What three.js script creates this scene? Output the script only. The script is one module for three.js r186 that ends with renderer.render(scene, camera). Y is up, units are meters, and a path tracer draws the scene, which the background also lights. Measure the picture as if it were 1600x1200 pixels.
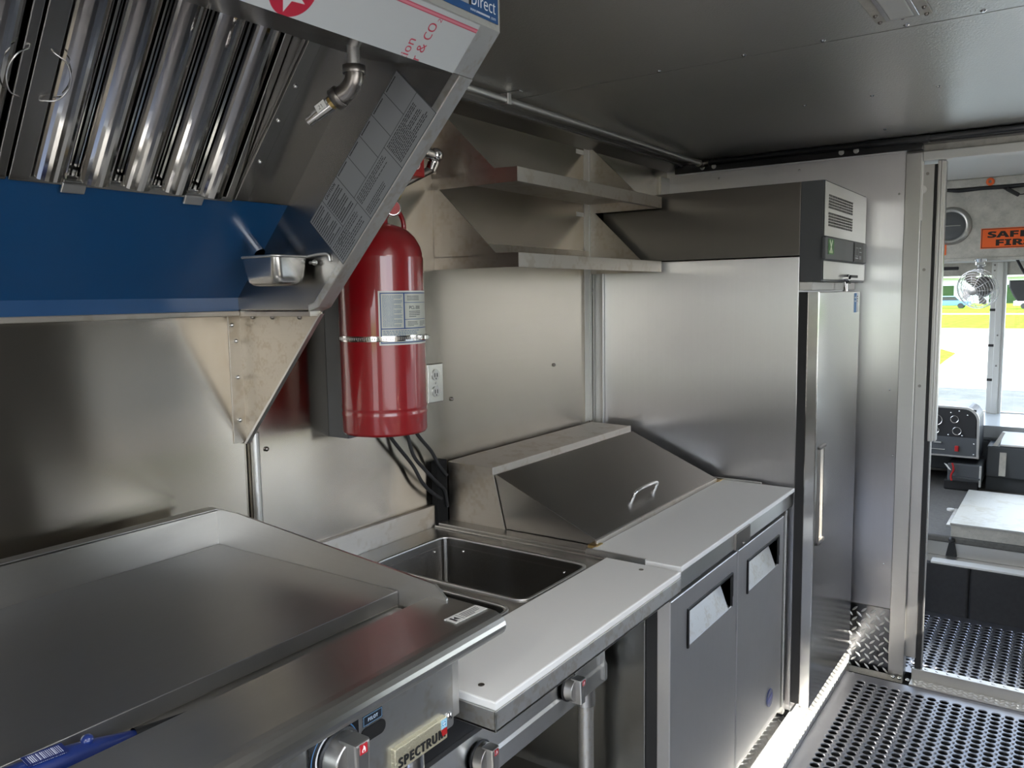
import * as THREE from 'three';
import { RoundedBoxGeometry } from 'three/addons/geometries/RoundedBoxGeometry.js';
import { mergeGeometries } from 'three/addons/utils/BufferGeometryUtils.js';
import { FontLoader } from 'three/addons/loaders/FontLoader.js';
import { RectAreaLightUniformsLib } from 'three/addons/lights/RectAreaLightUniformsLib.js';
import { TextGeometry } from 'three/addons/geometries/TextGeometry.js';

// ---------------------------------------------------------------- camera
const scene = new THREE.Scene();
const V = (x, y, z) => new THREE.Vector3(x, y, z);
const camera = new THREE.PerspectiveCamera(50.63, 4 / 3, 0.05, 2000);
{
  const yaw = 0.6103, pitch = -0.1072, roll = -0.01564;
  const F = V(Math.cos(yaw) * Math.cos(pitch), Math.sin(pitch), -Math.sin(yaw) * Math.cos(pitch));
  const r = F.clone().cross(V(0, 1, 0)).normalize(), u = r.clone().cross(F);
  camera.up.copy(r).multiplyScalar(-Math.sin(roll)).addScaledVector(u, Math.cos(roll));
  camera.position.set(0, 1.6, 0);
  camera.lookAt(F.add(camera.position));
}
const renderer = new THREE.WebGLRenderer({ antialias: true });
renderer.toneMapping = THREE.LinearToneMapping;
renderer.toneMappingExposure = 2.6;
renderer.shadowMap.enabled = true;

const FILL_POWER = 21;                                      // strength of the added fill lights
RectAreaLightUniformsLib.init();
// ---------------------------------------------------------------- seeded noise
let seed = 7;
const rnd = () => { seed = (seed * 1664525 + 1013904223) >>> 0; return seed / 4294967296; };
function noiseGrid(n) { const g = new Float32Array(n * n); for (let i = 0; i < n * n; i++) g[i] = rnd(); return g; }
function vnoise(g, n, x, y) {                       // tileable value noise, x and y in cells
  const xi = Math.floor(x), yi = Math.floor(y), fx = x - xi, fy = y - yi;
  const sx = fx * fx * (3 - 2 * fx), sy = fy * fy * (3 - 2 * fy);
  const at = (a, b) => g[((b % n + n) % n) * n + ((a % n + n) % n)];
  return (at(xi, yi) * (1 - sx) + at(xi + 1, yi) * sx) * (1 - sy) + (at(xi, yi + 1) * (1 - sx) + at(xi + 1, yi + 1) * sx) * sy;
}

// ---------------------------------------------------------------- sky
{
  const w = 1024, h = 512, d = new Float32Array(w * h * 4), g = noiseGrid(32);
  for (let j = 0; j < h; j++) for (let i = 0; i < w; i++) {
    const el = ((j + 0.5) / h - 0.5) * Math.PI;
    const e = Math.max(0, Math.sin(el)), u = i / w * 32, v = (j / h) * 32;
    let c = 0, a = 0.55, s = 0.5;
    for (let o = 0; o < 5; o++) { c += a * vnoise(g, 32 * 1, u * s * 2 % 32, v * s * 2.2); a *= 0.5; s *= 2; }
    const cloud = Math.min(1, Math.max(0, (c - 0.44) * 4.5)) * (0.35 + 0.65 * Math.min(1, e * 3));
    const haze = Math.pow(1 - e, 3.2);
    const blue = [0.30 + 0.62 * haze, 0.52 + 0.46 * haze, 0.95 + 0.08 * haze];
    const white = [1.35, 1.35, 1.32], k = (j * w + i) * 4;
    for (let q = 0; q < 3; q++) d[k + q] = (blue[q] * (1 - cloud) + white[q] * cloud) * (el < 0 ? 0.5 : 1);
    d[k + 3] = 1;
  }
  const t = new THREE.DataTexture(d, w, h, THREE.RGBAFormat, THREE.FloatType);
  t.mapping = THREE.EquirectangularReflectionMapping; t.magFilter = THREE.LinearFilter; t.needsUpdate = true;
  scene.background = t;
  scene.environment = t;
  scene.backgroundIntensity = 2.6; scene.environmentIntensity = 2.6;
}
// ---------------------------------------------------------------- sun, from the truck's right side over the window sills
const sun = new THREE.DirectionalLight(new THREE.Color(1.0, 0.94, 0.84), 11);
sun.position.set(-0.08, 0.63, 1).normalize().multiplyScalar(30).add(V(2, 1, 0));
sun.target.position.set(2, 1, 0);
sun.castShadow = true;
Object.assign(sun.shadow.camera, { left: -8, right: 8, top: 8, bottom: -8, near: 1, far: 80 });
sun.shadow.mapSize.set(2048, 2048);
scene.add(sun, sun.target);

// ---------------------------------------------------------------- textures
function dataTex(n, fn, srgb) {
  const d = new Uint8Array(n * n * 4);
  for (let j = 0; j < n; j++) for (let i = 0; i < n; i++) {
    const c = fn(i / n, j / n, i, j), k = (j * n + i) * 4;
    d[k] = c[0]; d[k + 1] = c[1]; d[k + 2] = c[2]; d[k + 3] = 255;
  }
  const t = new THREE.DataTexture(d, n, n); t.wrapS = t.wrapT = THREE.RepeatWrapping; t.magFilter = THREE.LinearFilter;
  if (srgb) t.colorSpace = THREE.SRGBColorSpace;
  t.needsUpdate = true; return t;
}
const g16 = noiseGrid(16), g64 = noiseGrid(64), g256 = noiseGrid(256);
const fbm = (x, y) => 0.5 * vnoise(g16, 16, x * 16, y * 16) + 0.3 * vnoise(g64, 64, x * 64, y * 64) + 0.2 * vnoise(g256, 256, x * 256, y * 256);
// brushed grain: fine lines run along v, blotchy wear on top (G = roughness factor)
const brushColor = dataTex(1024, (u, v) => {
  const line = vnoise(g256, 256, u * 256, v * 3), b = fbm(u * 1, v * 1);
  const q = 240 + 4 * (line - 0.5) - 14 * Math.max(0, b - 0.5);
  return [q, q, q * 0.992];
});
const stainColor = dataTex(1024, (u, v) => {        // oily smears left on sheet metal by hands and film glue
  const b = vnoise(g16, 16, u * 16, v * 16) * 0.6 + vnoise(g64, 64, u * 64, v * 64) * 0.4;
  const s = Math.min(1, Math.max(0, (b - 0.52) * 4)), line = vnoise(g256, 256, u * 256, v * 3);
  const q = 242 + 6 * (line - 0.5);
  return [q - 26 * s, q - 34 * s, q - 46 * s];
});
const stucco = dataTex(512, (u, v) => {
  const q = 255 * (0.65 * vnoise(g64, 64, u * 64, v * 64) + 0.35 * vnoise(g256, 256, u * 128, v * 128)); return [q, q, q];
});
const speck = dataTex(512, (u, v) => {
  const q = 150 + 105 * fbm(u, v) - (vnoise(g256, 256, u * 256, v * 256) > 0.86 ? 50 : 0); return [q, q, q];
});
const grassTex = dataTex(512, (u, v) => {
  const q = 0.55 + 0.45 * fbm(u, v); return [120 * q, 160 * q, 52 * q];
}, true);
const rep = (t, x, y = x) => { const c = t.clone(); c.repeat.set(x, y); c.needsUpdate = true; return c; };

// ---------------------------------------------------------------- materials
const rgb = (r, g, b) => new THREE.Color().setRGB(r, g, b);
const P = (o) => new THREE.MeshPhysicalMaterial(o);
const S = (o) => new THREE.MeshStandardMaterial(o);
const turned = (t) => { const c = t.clone(); c.rotation = Math.PI / 2; c.needsUpdate = true; return c; };
const brushColorV = turned(brushColor);
const upright = { anisotropyRotation: Math.PI / 2, map: brushColorV };   // vertical grain
const brushed = (c, rough, an, o = {}) => P({ color: rgb(...c), metalness: 1, roughness: rough, anisotropy: an, map: brushColor, ...o });
const M = {
  wall: brushed([0.565, 0.52, 0.46], 0.21, 0.95),
  wallStained: brushed([0.66, 0.62, 0.56], 0.46, 0.7, { map: rep(stainColor, 1.6) }),
  steel: brushed([0.62, 0.615, 0.60], 0.27, 0.95),
  steelFine: brushed([0.68, 0.68, 0.67], 0.28, 0.95),
  steelV: brushed([0.67, 0.66, 0.67], 0.30, 0.95, upright),
  steelVFine: brushed([0.68, 0.68, 0.675], 0.2, 0.95, upright),
  steelDoor: brushed([0.72, 0.72, 0.725], 0.46, 0.6, upright),
  steelShade: brushed([0.30, 0.30, 0.29], 0.32, 0.7),  // darker copy of steel: shade under the tables put into its colour
  griddleSteel: brushed([0.62, 0.61, 0.59], 0.30, 0.8),
  plate: brushed([0.36, 0.36, 0.36], 0.38, 0.6),
  hood: brushed([0.40, 0.39, 0.375], 0.25, 0.9),
  mirror: P({ color: rgb(0.47, 0.46, 0.445), metalness: 1, roughness: 0.07 }),
  mirrorShaded: P({ color: rgb(0.20, 0.20, 0.19), metalness: 1, roughness: 0.1 }),  // mirror darkened in colour for the shade in the filter gaps
  chrome: P({ color: rgb(0.75, 0.75, 0.75), metalness: 1, roughness: 0.12 }),
  galv: P({ color: rgb(0.74, 0.74, 0.72), metalness: 1, roughness: 0.46, map: rep(stainColor, 3) }),
  fitting: P({ color: rgb(0.30, 0.28, 0.26), metalness: 1, roughness: 0.34 }),
  brass: P({ color: rgb(0.55, 0.40, 0.16), metalness: 1, roughness: 0.3 }),
  ceiling: P({ color: rgb(0.62, 0.615, 0.58), metalness: 0.8, roughness: 0.3, bumpMap: rep(stucco, 5), bumpScale: 0.0006 }),
  tread: P({ color: rgb(0.74, 0.74, 0.73), metalness: 0.76, roughness: 0.36 }),
  treadShaded: P({ color: rgb(0.15, 0.15, 0.155), metalness: 1, roughness: 0.2 }),  // tread with the dark fridge reflection painted into its colour
  alu: P({ color: rgb(0.58, 0.57, 0.55), metalness: 1, roughness: 0.36, map: brushColor }),
  perf: P({ color: rgb(0.34, 0.35, 0.385), metalness: 1, roughness: 0.42 }),
  darkPanel: brushed([0.15, 0.14, 0.128], 0.28, 0.93, upright),
  greyPaint: P({ color: rgb(0.10, 0.105, 0.11), metalness: 0.3, roughness: 0.42 }),
  black: S({ color: rgb(0.012, 0.012, 0.013), roughness: 0.45 }),
  blackGloss: P({ color: rgb(0.012, 0.013, 0.015), roughness: 0.28, clearcoat: 0.5 }),
  rubber: S({ color: rgb(0.02, 0.02, 0.021), roughness: 0.7 }),
  void: S({ color: rgb(0.004, 0.004, 0.004), roughness: 0.95 }),
  red: P({ color: rgb(0.27, 0.004, 0.008), roughness: 0.35, clearcoat: 1, clearcoatRoughness: 0.07 }),
  redPaint: P({ color: rgb(0.42, 0.012, 0.012), roughness: 0.4 }),
  blueFilm: P({ color: rgb(0.003, 0.055, 0.165), roughness: 0.34, clearcoat: 0.7, clearcoatRoughness: 0.18, map: rep(brushColor, 2), bumpMap: rep(stucco, 0.35), bumpScale: 0.0006 }),
  bluePlastic: P({ color: rgb(0.012, 0.03, 0.16), roughness: 0.3, clearcoat: 0.5 }),
  hdpe: P({ color: rgb(0.84, 0.84, 0.82), roughness: 0.42 }),
  white: S({ color: rgb(0.75, 0.74, 0.70), roughness: 0.5 }),
  cabPaint: S({ color: rgb(0.58, 0.56, 0.50), roughness: 0.5, map: rep(speck, 1.3) }),
  cabWhite: S({ color: rgb(0.66, 0.66, 0.63), roughness: 0.45 }),
  cabCarpet: S({ color: rgb(0.15, 0.145, 0.135), roughness: 0.9, map: rep(speck, 6) }),
  cabBlack: S({ color: rgb(0.04, 0.04, 0.043), roughness: 0.55, map: rep(speck, 5) }),
  dashGrey: S({ color: rgb(0.06, 0.065, 0.07), roughness: 0.5 }),
  orange: S({ color: rgb(0.80, 0.14, 0.03), roughness: 0.5 }),
  amber: S({ color: rgb(0.85, 0.16, 0.03), roughness: 0.3, emissive: rgb(0.9, 0.16, 0.03), emissiveIntensity: 0.6 }),
  glass: P({ color: rgb(0.96, 0.99, 0.98), roughness: 0.0, transmission: 1, thickness: 0, ior: 1.45 }),
  clearCover: P({ color: rgb(0.85, 0.86, 0.84), roughness: 0.35, transmission: 0.55, thickness: 0, ior: 1.45 }),
  concrete: P({ specularIntensity: 0, color: rgb(0.42, 0.40, 0.36), roughness: 0.9, map: rep(speck, 0.12) }),
  gravel: P({ specularIntensity: 0, color: rgb(0.37, 0.345, 0.315), roughness: 0.95, map: rep(speck, 0.3) }),
  asphalt: P({ specularIntensity: 0, color: rgb(0.115, 0.125, 0.125), roughness: 0.9, map: rep(speck, 0.2) }),
  grass: P({ specularIntensity: 0, roughness: 0.95, map: rep(grassTex, 0.25), color: rgb(0.95, 0.92, 1.0) }),
  curb: P({ specularIntensity: 0, color: rgb(0.40, 0.39, 0.36), roughness: 0.9 }),
  hedge: S({ color: rgb(0.035, 0.075, 0.02), roughness: 0.95, map: rep(speck, 0.8) }),
  siding: S({ color: rgb(0.55, 0.56, 0.57), roughness: 0.8 }),
};

// ---------------------------------------------------------------- geometry helpers (world metres)
const merge = (list) => mergeGeometries(list.map((g) => { const n = g.index ? g.toNonIndexed() : g; for (const k of Object.keys(n.attributes)) if (!['position', 'normal', 'uv'].includes(k)) n.deleteAttribute(k); return n; }), false);
function uvs(geo, spin = false) {                   // uv in metres; u is the direction in which the brushed finish blurs
  const g = geo.index ? geo.toNonIndexed() : geo, p = g.attributes.position, uv = new Float32Array(p.count * 2);
  const a = V(), b = V(), c = V();
  for (let i = 0; i < p.count; i += 3) {
    a.fromBufferAttribute(p, i); b.fromBufferAttribute(p, i + 1).sub(a); c.fromBufferAttribute(p, i + 2).sub(a);
    b.cross(c); const ax = Math.abs(b.x), ay = Math.abs(b.y), az = Math.abs(b.z);
    for (let k = i; k < i + 3; k++) {
      a.fromBufferAttribute(p, k); let u, v;
      if (ay >= ax && ay >= az) { u = a.z; v = a.x; } else if (ax >= az) { u = a.y; v = a.z; } else { u = a.y; v = a.x; }
      if (spin) [u, v] = [v, u];
      uv[2 * k] = u; uv[2 * k + 1] = v;
    }
  }
  g.setAttribute('uv', new THREE.BufferAttribute(uv, 2)); return g;
}
function bx(x0, x1, y0, y1, z0, z1, r = 0) {
  const w = x1 - x0, h = y1 - y0, d = z1 - z0;
  const g = r > 0 ? new RoundedBoxGeometry(w, h, d, 2, Math.min(r, w / 2.01, h / 2.01, d / 2.01)) : new THREE.BoxGeometry(w, h, d);
  return uvs(g.translate((x0 + x1) / 2, (y0 + y1) / 2, (z0 + z1) / 2));
}
// polygon extruded: axis x takes [y, z], axis y takes [x, z], axis z takes [x, y]; holes in the same form; bevel outwards
function prism(axis, pts, a0, a1, { holes = [], bevel = 0, seg = 2 } = {}) {
  const f = axis === 'x' ? (q) => [-q[1], q[0]] : axis === 'y' ? (q) => [q[0], -q[1]] : (q) => q;
  const shape = new THREE.Shape(pts.map((q) => new THREE.Vector2(...f(q))));
  for (const h of holes) shape.holes.push(new THREE.Path(h.map((q) => new THREE.Vector2(...f(q)))));
  const g = new THREE.ExtrudeGeometry(shape, { depth: a1 - a0 - 2 * bevel, bevelEnabled: bevel > 0, bevelThickness: bevel, bevelSize: bevel, bevelOffset: -bevel, bevelSegments: seg, curveSegments: 8 });
  g.translate(0, 0, a0 + bevel);
  const m = new THREE.Matrix4();
  if (axis === 'x') m.makeBasis(V(0, 0, -1), V(0, 1, 0), V(1, 0, 0));
  else if (axis === 'y') m.makeBasis(V(1, 0, 0), V(0, 0, -1), V(0, 1, 0));
  g.applyMatrix4(m); return uvs(g);
}
function cyl(a, b, r0, r1 = r0, n = 20, open = false) { // from point a to point b
  const A = V(...a), B = V(...b), d = B.clone().sub(A), g = new THREE.CylinderGeometry(r1, r0, d.length(), n, 1, open);
  g.applyQuaternion(new THREE.Quaternion().setFromUnitVectors(V(0, 1, 0), d.clone().normalize()));
  return g.translate(...A.add(B).multiplyScalar(0.5).toArray()).toNonIndexed();
}
function lathe(a, dir, prof, n = 32) {              // profile of [radius, distance] turned about dir through a
  const g = new THREE.LatheGeometry(prof.map((q) => new THREE.Vector2(...q)), n);
  g.applyQuaternion(new THREE.Quaternion().setFromUnitVectors(V(0, 1, 0), V(...dir).normalize()));
  return g.translate(...a).toNonIndexed();
}
const tube = (pts, r, n = 40, rad = 10, closed = false) => new THREE.TubeGeometry(new THREE.CatmullRomCurve3(pts.map((q) => V(...q)), closed, 'centripetal'), n, r, rad, closed).toNonIndexed();
const ball = (c, r, sy = 1) => new THREE.SphereGeometry(r, 14, 10).scale(1, sy, 1).translate(...c).toNonIndexed();
function rrect(a0, a1, b0, b1, r, n = 5) {          // rounded rectangle as points
  const out = [];
  for (const [cx, cy, s] of [[a1 - r, b1 - r, 0], [a0 + r, b1 - r, 1], [a0 + r, b0 + r, 2], [a1 - r, b0 + r, 3]])
    for (let i = 0; i <= n; i++) { const t = (s + i / n) * Math.PI / 2; out.push([cx + r * Math.cos(t), cy + r * Math.sin(t)]); }
  return out;
}
function placed(geo, o, x, y) {                     // local x, y, z axes put along x, y, x cross y at o
  const X = V(...x).normalize(), Z = X.clone().cross(V(...y)).normalize(), Y = Z.clone().cross(X);
  return geo.applyMatrix4(new THREE.Matrix4().makeBasis(X, Y, Z).setPosition(...o));
}
const flat = (o, x, y, w, h, t = 0.0008) => {       // a thin printed sheet: the picture on the face that looks along x cross y
  return placed(new THREE.BoxGeometry(w, h, t).toNonIndexed(), o, x, y);
};

// ---------------------------------------------------------------- objects
const counts = {};
function numbered(n) { const k = counts[n] = (counts[n] ?? -1) + 1; return k ? n + '_' + String(k).padStart(3, '0') : n; }
function mesh(name, geo, mat, parent) {
  const m = new THREE.Mesh(Array.isArray(geo) ? merge(geo) : geo, mat);
  m.name = numbered(name); m.castShadow = m.receiveShadow = true;
  if (parent) {
    const o = V(); for (let q = parent; q && q !== scene; q = q.parent) o.add(q.position);
    m.geometry.translate(-o.x, -o.y, -o.z); parent.add(m);
  } else scene.add(m);
  return m;
}
function tag(o, label, category, group) { o.userData.label = label; o.userData.category = category; if (group) o.userData.group = group; return o; }
function thing(name, label, category, at, group) {
  const g = new THREE.Group(); g.name = numbered(name); g.position.set(...at); scene.add(g); return tag(g, label, category, group);
}
function single(name, geo, mat, label, category, group) { return tag(mesh(name, geo, mat), label, category, group); }
function struct(name, geo, mat, parent) { const m = mesh(name, geo, mat, parent); if (!parent) m.userData.kind = 'structure'; return m; }
function structGroup(name, at = [0, 0, 0]) { const g = new THREE.Group(); g.name = numbered(name); g.position.set(...at); g.userData.kind = 'structure'; scene.add(g); return g; }
function stuff(name, geo, mat, parent) { const m = mesh(name, geo, mat, parent); m.userData.kind = 'stuff'; return m; }

// print on canvas
function print(w, h, draw, o = {}) {
  const c = document.createElement('canvas'); c.width = w; c.height = h;
  const x = c.getContext('2d'); draw(x, w, h);
  const t = new THREE.CanvasTexture(c); t.colorSpace = THREE.SRGBColorSpace; t.magFilter = THREE.LinearFilter;
  return P({ map: t, roughness: 0.45, ...o });
}
function textLines(x, x0, y0, w, h, n, colour, thick = 0.45) {   // rows of small print too fine to read
  x.fillStyle = colour;
  for (let i = 0; i < n; i++) {
    let p = x0; const y = y0 + (i + 0.2) * h / n, end = x0 + w * (i % 4 === 3 ? 0.55 : 0.9 + 0.1 * rnd());
    while (p < end) { const l = (0.03 + 0.06 * rnd()) * w; x.fillRect(p, y, Math.min(l, end - p), h / n * thick); p += l + 0.014 * w; }
  }
}
const font = await new FontLoader().loadAsync('fonts/droid/droid_sans_bold.typeface.json');

// ================================================================ SETTING
const ZL = -1.6, ZR = 0.8, YC = 2.19, XB = 3.567;

// floor of the kitchen and its raised step under the equipment
struct('floor', [bx(-1.8, 3.62, -0.10, -0.03, -1.7, 0.9)], M.void);
function lugs(list, len, wid, hgt, n, uAxis) {      // raised bars of tread plate: list of [centre, angle]
  const N = V(...n), U = V(...uAxis), W = N.clone().cross(U), pos = [], nor = [], uv = [];
  for (const [c, ang] of list) {
    const e = U.clone().multiplyScalar(Math.cos(ang)).addScaledVector(W, Math.sin(ang)), f = N.clone().cross(e), C = V(...c);
    const ring = []; for (let i = 0; i < 10; i++) { const t = i / 10 * 2 * Math.PI; ring.push(C.clone().addScaledVector(e, Math.cos(t) * len / 2).addScaledVector(f, Math.sin(t) * wid / 2 * (0.55 + 0.45 * Math.abs(Math.sin(t))))); }
    const r2 = ring.map((q) => q.clone().lerp(C, 0.45).addScaledVector(N, hgt)), top = C.clone().addScaledVector(N, hgt * 1.15);
    for (let i = 0; i < 10; i++) {
      const j = (i + 1) % 10, tri = [[ring[i], ring[j], r2[j]], [ring[i], r2[j], r2[i]], [r2[i], r2[j], top]];
      for (const [a, b, d] of tri) {
        const m = b.clone().sub(a).cross(d.clone().sub(a)).normalize(), bad = m.dot(N) < 0; if (bad) m.negate();
        for (const q of bad ? [a, d, b] : [a, b, d]) { pos.push(q.x, q.y, q.z); nor.push(m.x, m.y, m.z); uv.push(q.x, q.z); }
      }
    }
  }
  const g = new THREE.BufferGeometry();
  g.setAttribute('position', new THREE.Float32BufferAttribute(pos, 3)); g.setAttribute('normal', new THREE.Float32BufferAttribute(nor, 3)); g.setAttribute('uv', new THREE.Float32BufferAttribute(uv, 2));
  return g;
}
function lugGrid(a0, a1, b0, b1, pa, pb, put) {     // two interleaved diagonal families
  const out = [];
  for (let i = 0, a = a0; a <= a1; i++, a = a0 + i * pa) for (let j = 0, b = b0; b <= b1; j++, b = b0 + j * pb) {
    out.push([put(a, b), Math.PI / 4]);
    if (a + pa / 2 <= a1 && b + pb / 2 <= b1) out.push([put(a + pa / 2, b + pb / 2), -Math.PI / 4]);
  }
  return out;
}
{
  const step = struct('floor', [bx(-1.8, XB, -0.03, 0.05, ZL, -0.742, 0.006)], M.tread);
  const list = lugGrid(1.0, 3.55, -0.93, -0.748, 0.0355, 0.0355, (a, b) => [a, 0.05, b]);
  const edge = []; for (let x = 1.0; x < 3.55; x += 0.0355) edge.push([[x, 0.028, -0.742], Math.PI / 3]);
  stuff('tread_lugs', [lugs(list, 0.03, 0.009, 0.003, [0, 1, 0], [1, 0, 0]), lugs(edge, 0.026, 0.009, 0.003, [0, 0, 1], [1, 0, 0])], M.tread, step);
}
// perforated grip planks on both sides of the doorway: round holes with small buttons between
function perfPlank(name, x0, x1, z0, z1, border) {
  const px = 0.0355, pz = 0.0437, r = 0.0152, n = 12, pos = [], nor = [], uv = [];
  const tri = (a, b, c, m) => { const e1 = b.map((v, i) => v - a[i]), e2 = c.map((v, i) => v - a[i]); if ((e1[1] * e2[2] - e1[2] * e2[1]) * m[0] + (e1[2] * e2[0] - e1[0] * e2[2]) * m[1] + (e1[0] * e2[1] - e1[1] * e2[0]) * m[2] < 0) [b, c] = [c, b]; for (const q of [a, b, c]) { pos.push(...q); nor.push(...m); uv.push(q[0], q[2]); } };
  const quad = (a, b, c, d, m) => { tri(a, b, c, m); tri(a, c, d, m); };
  const up = [0, 1, 0], ex = x0 + border, ez = z0 + border, nx = Math.floor((x1 - border - ex) / px), nz = Math.floor((z1 - border - ez) / pz);
  const hx = ex + nx * px, hz = ez + nz * pz;
  quad([x0, 0, z0], [x0, 0, z1], [ex, 0, z1], [ex, 0, z0], up); quad([hx, 0, z0], [hx, 0, z1], [x1, 0, z1], [x1, 0, z0], up);
  quad([ex, 0, z0], [ex, 0, ez], [hx, 0, ez], [hx, 0, z0], up); quad([ex, 0, hz], [ex, 0, z1], [hx, 0, z1], [hx, 0, hz], up);
  for (let i = 0; i < nx; i++) for (let j = 0; j < nz; j++) {
    const cx = ex + (i + 0.5) * px, cz = ez + (j + 0.5) * pz;
    const sq = (t) => { const c = Math.cos(t), s = Math.sin(t), k = 1 / Math.max(Math.abs(c) / (px / 2), Math.abs(s) / (pz / 2)); return [cx + c * k, 0, cz + s * k]; };
    const ts = []; for (let k = 0; k < n; k++) ts.push(k / n * 2 * Math.PI);
    for (const [a, b] of [[px, pz], [-px, pz], [-px, -pz], [px, -pz]]) ts.push((Math.atan2(b, a) + 2 * Math.PI) % (2 * Math.PI));
    ts.sort((a, b) => a - b);
    for (let k = 0; k < ts.length; k++) {
      const a = ts[k], b = ts[(k + 1) % ts.length], A = [cx + r * Math.cos(a), -0.0025, cz + r * Math.sin(a)], B = [cx + r * Math.cos(b), -0.0025, cz + r * Math.sin(b)];
      const Ao = [cx + r * 1.13 * Math.cos(a), 0, cz + r * 1.13 * Math.sin(a)], Bo = [cx + r * 1.13 * Math.cos(b), 0, cz + r * 1.13 * Math.sin(b)];
      quad(sq(a), sq(b), Bo, Ao, up);
      quad(Ao, Bo, B, A, [-Math.cos(a) * 0.7, 0.7, -Math.sin(a) * 0.7]);
      quad(A, B, [B[0], -0.006, B[2]], [A[0], -0.006, A[2]], [-Math.cos(a), 0, -Math.sin(a)]);
    }
    if (i < nx - 1 && j < nz - 1) {
      const bxx = cx + px / 2, bz = cz + pz / 2, m = 6;
      for (let k = 0; k < m; k++) {
        const a = k / m * 2 * Math.PI, b = (k + 1) / m * 2 * Math.PI, f = (t, rr, y) => [bxx + rr * Math.cos(t), y, bz + rr * Math.sin(t)];
        quad(f(a, 0.0055, 0), f(b, 0.0055, 0), f(b, 0.003, 0.004), f(a, 0.003, 0.004), [Math.cos(a) * 0.8, 0.6, Math.sin(a) * 0.8]);
        tri(f(a, 0.003, 0.004), f(b, 0.003, 0.004), [bxx, 0.0045, bz], up);
      }
    }
  }
  const g = new THREE.BufferGeometry();
  g.setAttribute('position', new THREE.Float32BufferAttribute(pos, 3)); g.setAttribute('normal', new THREE.Float32BufferAttribute(nor, 3)); g.setAttribute('uv', new THREE.Float32BufferAttribute(uv, 2));
  const m = struct(name, [g], M.perf); m.userData.label = name; delete m.userData.label; return m;
}
perfPlank('floor', 1.9, 3.497, -0.741, 0.78, 0.052);
perfPlank('floor', 3.628, 4.398, -1.4, 0.95, 0.042);
struct('floor', [bx(-1.7, 1.89, -0.02, 0.0, -0.741, 0.79)], M.perf);

// left wall: sheets of brushed steel with narrow joints over a solid core
{
  const w = structGroup('wall_left', [0, 0, ZL]);
  mesh('wall_core', [bx(-1.8, 3.62, -0.1, 2.26, ZL - 0.10, ZL - 0.004)], M.void, w);
  for (const [a, b] of [[-1.8, 1.188], [1.192, 2.828], [2.832, 3.565]]) mesh('wall_panel', [bx(a, b, 0.05, YC, ZL - 0.003, ZL)], M.wall, w);
  mesh('joint_strip', [bx(2.792, 2.848, 1.1, 2.165, ZL, ZL + 0.003, 0.001), bx(2.826, 2.834, 1.1, 2.165, ZL + 0.003, ZL + 0.006)], M.steelFine, w);
  mesh('corner_trim', [bx(2.852, 2.868, 0.9, 1.70, ZL, -1.552, 0.001)], M.steelFine, w);
  for (const y of [1.95, 1.80, 1.62, 1.99, 2.1]) mesh('rivet', [ball([2.85 - (y > 1.9 ? 0.006 : 0), y, ZL + 0.004], 0.005)], M.chrome, w);
}
// sloping sheet between left wall and ceiling, with a bead
struct('trim_1', [prism('x', [[2.192, -1.497], [2.178, -1.497], [2.160, -1.600], [2.192, -1.600]], -1.8, XB)], M.alu);
struct('trim_2', [prism('x', [[2.186, -1.505], [2.172, -1.498], [2.170, -1.508], [2.178, -1.522]], 0.5, 3.54, { bevel: 0.002 })], M.galv);

// ceiling: two sheets with a joint across the truck
{
  const c = structGroup('ceiling', [0, YC, 0]);
  mesh('ceiling_core', [bx(-1.8, 3.62, YC + 0.006, YC + 0.07, -1.7, 0.9)], M.void, c);
  for (const [a, b] of [[-1.8, 2.076], [2.081, 3.6]]) mesh('ceiling_panel', [bx(a, b, YC, YC + 0.005, ZL, ZR + 0.05)], M.ceiling, c);
  for (const [x, z] of [[2.06, -0.95], [2.06, -0.72], [2.06, -0.53], [2.06, -0.35], [2.06, -0.2], [2.72, -0.55], [2.72, -0.37], [2.72, -0.75], [3.3, -0.62]])
    mesh('rivet', [cyl([x, YC, z], [x, YC - 0.003, z], 0.007, 0.004, 10)], M.chrome, c);
}
// right wall out of view: openings and outside lids placed to shape incoming light
{
  const y1 = 1.0, zi = ZR, zo = ZR + 0.06;
  struct('wall_right', [bx(-1.8, 3.62, -0.1, y1, zi, zo), bx(-1.8, 3.62, 2.02, 2.26, zi, zo), bx(-1.8, -0.9, y1, 2.02, zi, zo), bx(0.85, 1.32, y1, 2.02, zi, zo), bx(3.5, 3.62, y1, 2.02, zi, zo), bx(2.05, 2.85, 1.24, 2.02, zi, zo)], M.wall);
  struct('wall_right', [bx(1.32, 2.05, y1, 2.02, zi, zo), bx(1.32, 2.05, 0, 2.15, zi - 0.02, zi)], M.greyPaint);  // dark pier out of view, placed to darken the left wall's reflections
  for (const [a, b, h, ty, tz] of [[-0.9, 0.85, 2.02, 2.10, 1.86], [2.05, 2.82, 1.24, 1.46, 1.30], [2.88, 3.5, 2.02, 1.86, 1.95]])
    struct('unseen_lid_3', [prism('x', [[h + 0.01, zo], [h + 0.05, zo], [ty + 0.04, tz], [ty, tz]], a - 0.03, b + 0.03)], M.cabWhite);
}
// rear wall out of view, its opening placed to light the fridge
struct('wall_rear', [bx(-1.86, -1.8, -0.1, 2.26, -1.7, -0.55), bx(-1.86, -1.8, -0.1, 2.26, 0.35, 0.9), bx(-1.86, -1.8, 1.8, 2.26, -0.55, 0.35), bx(-1.86, -1.8, -0.1, 0.85, -0.55, 0.35)], M.wall);

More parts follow.
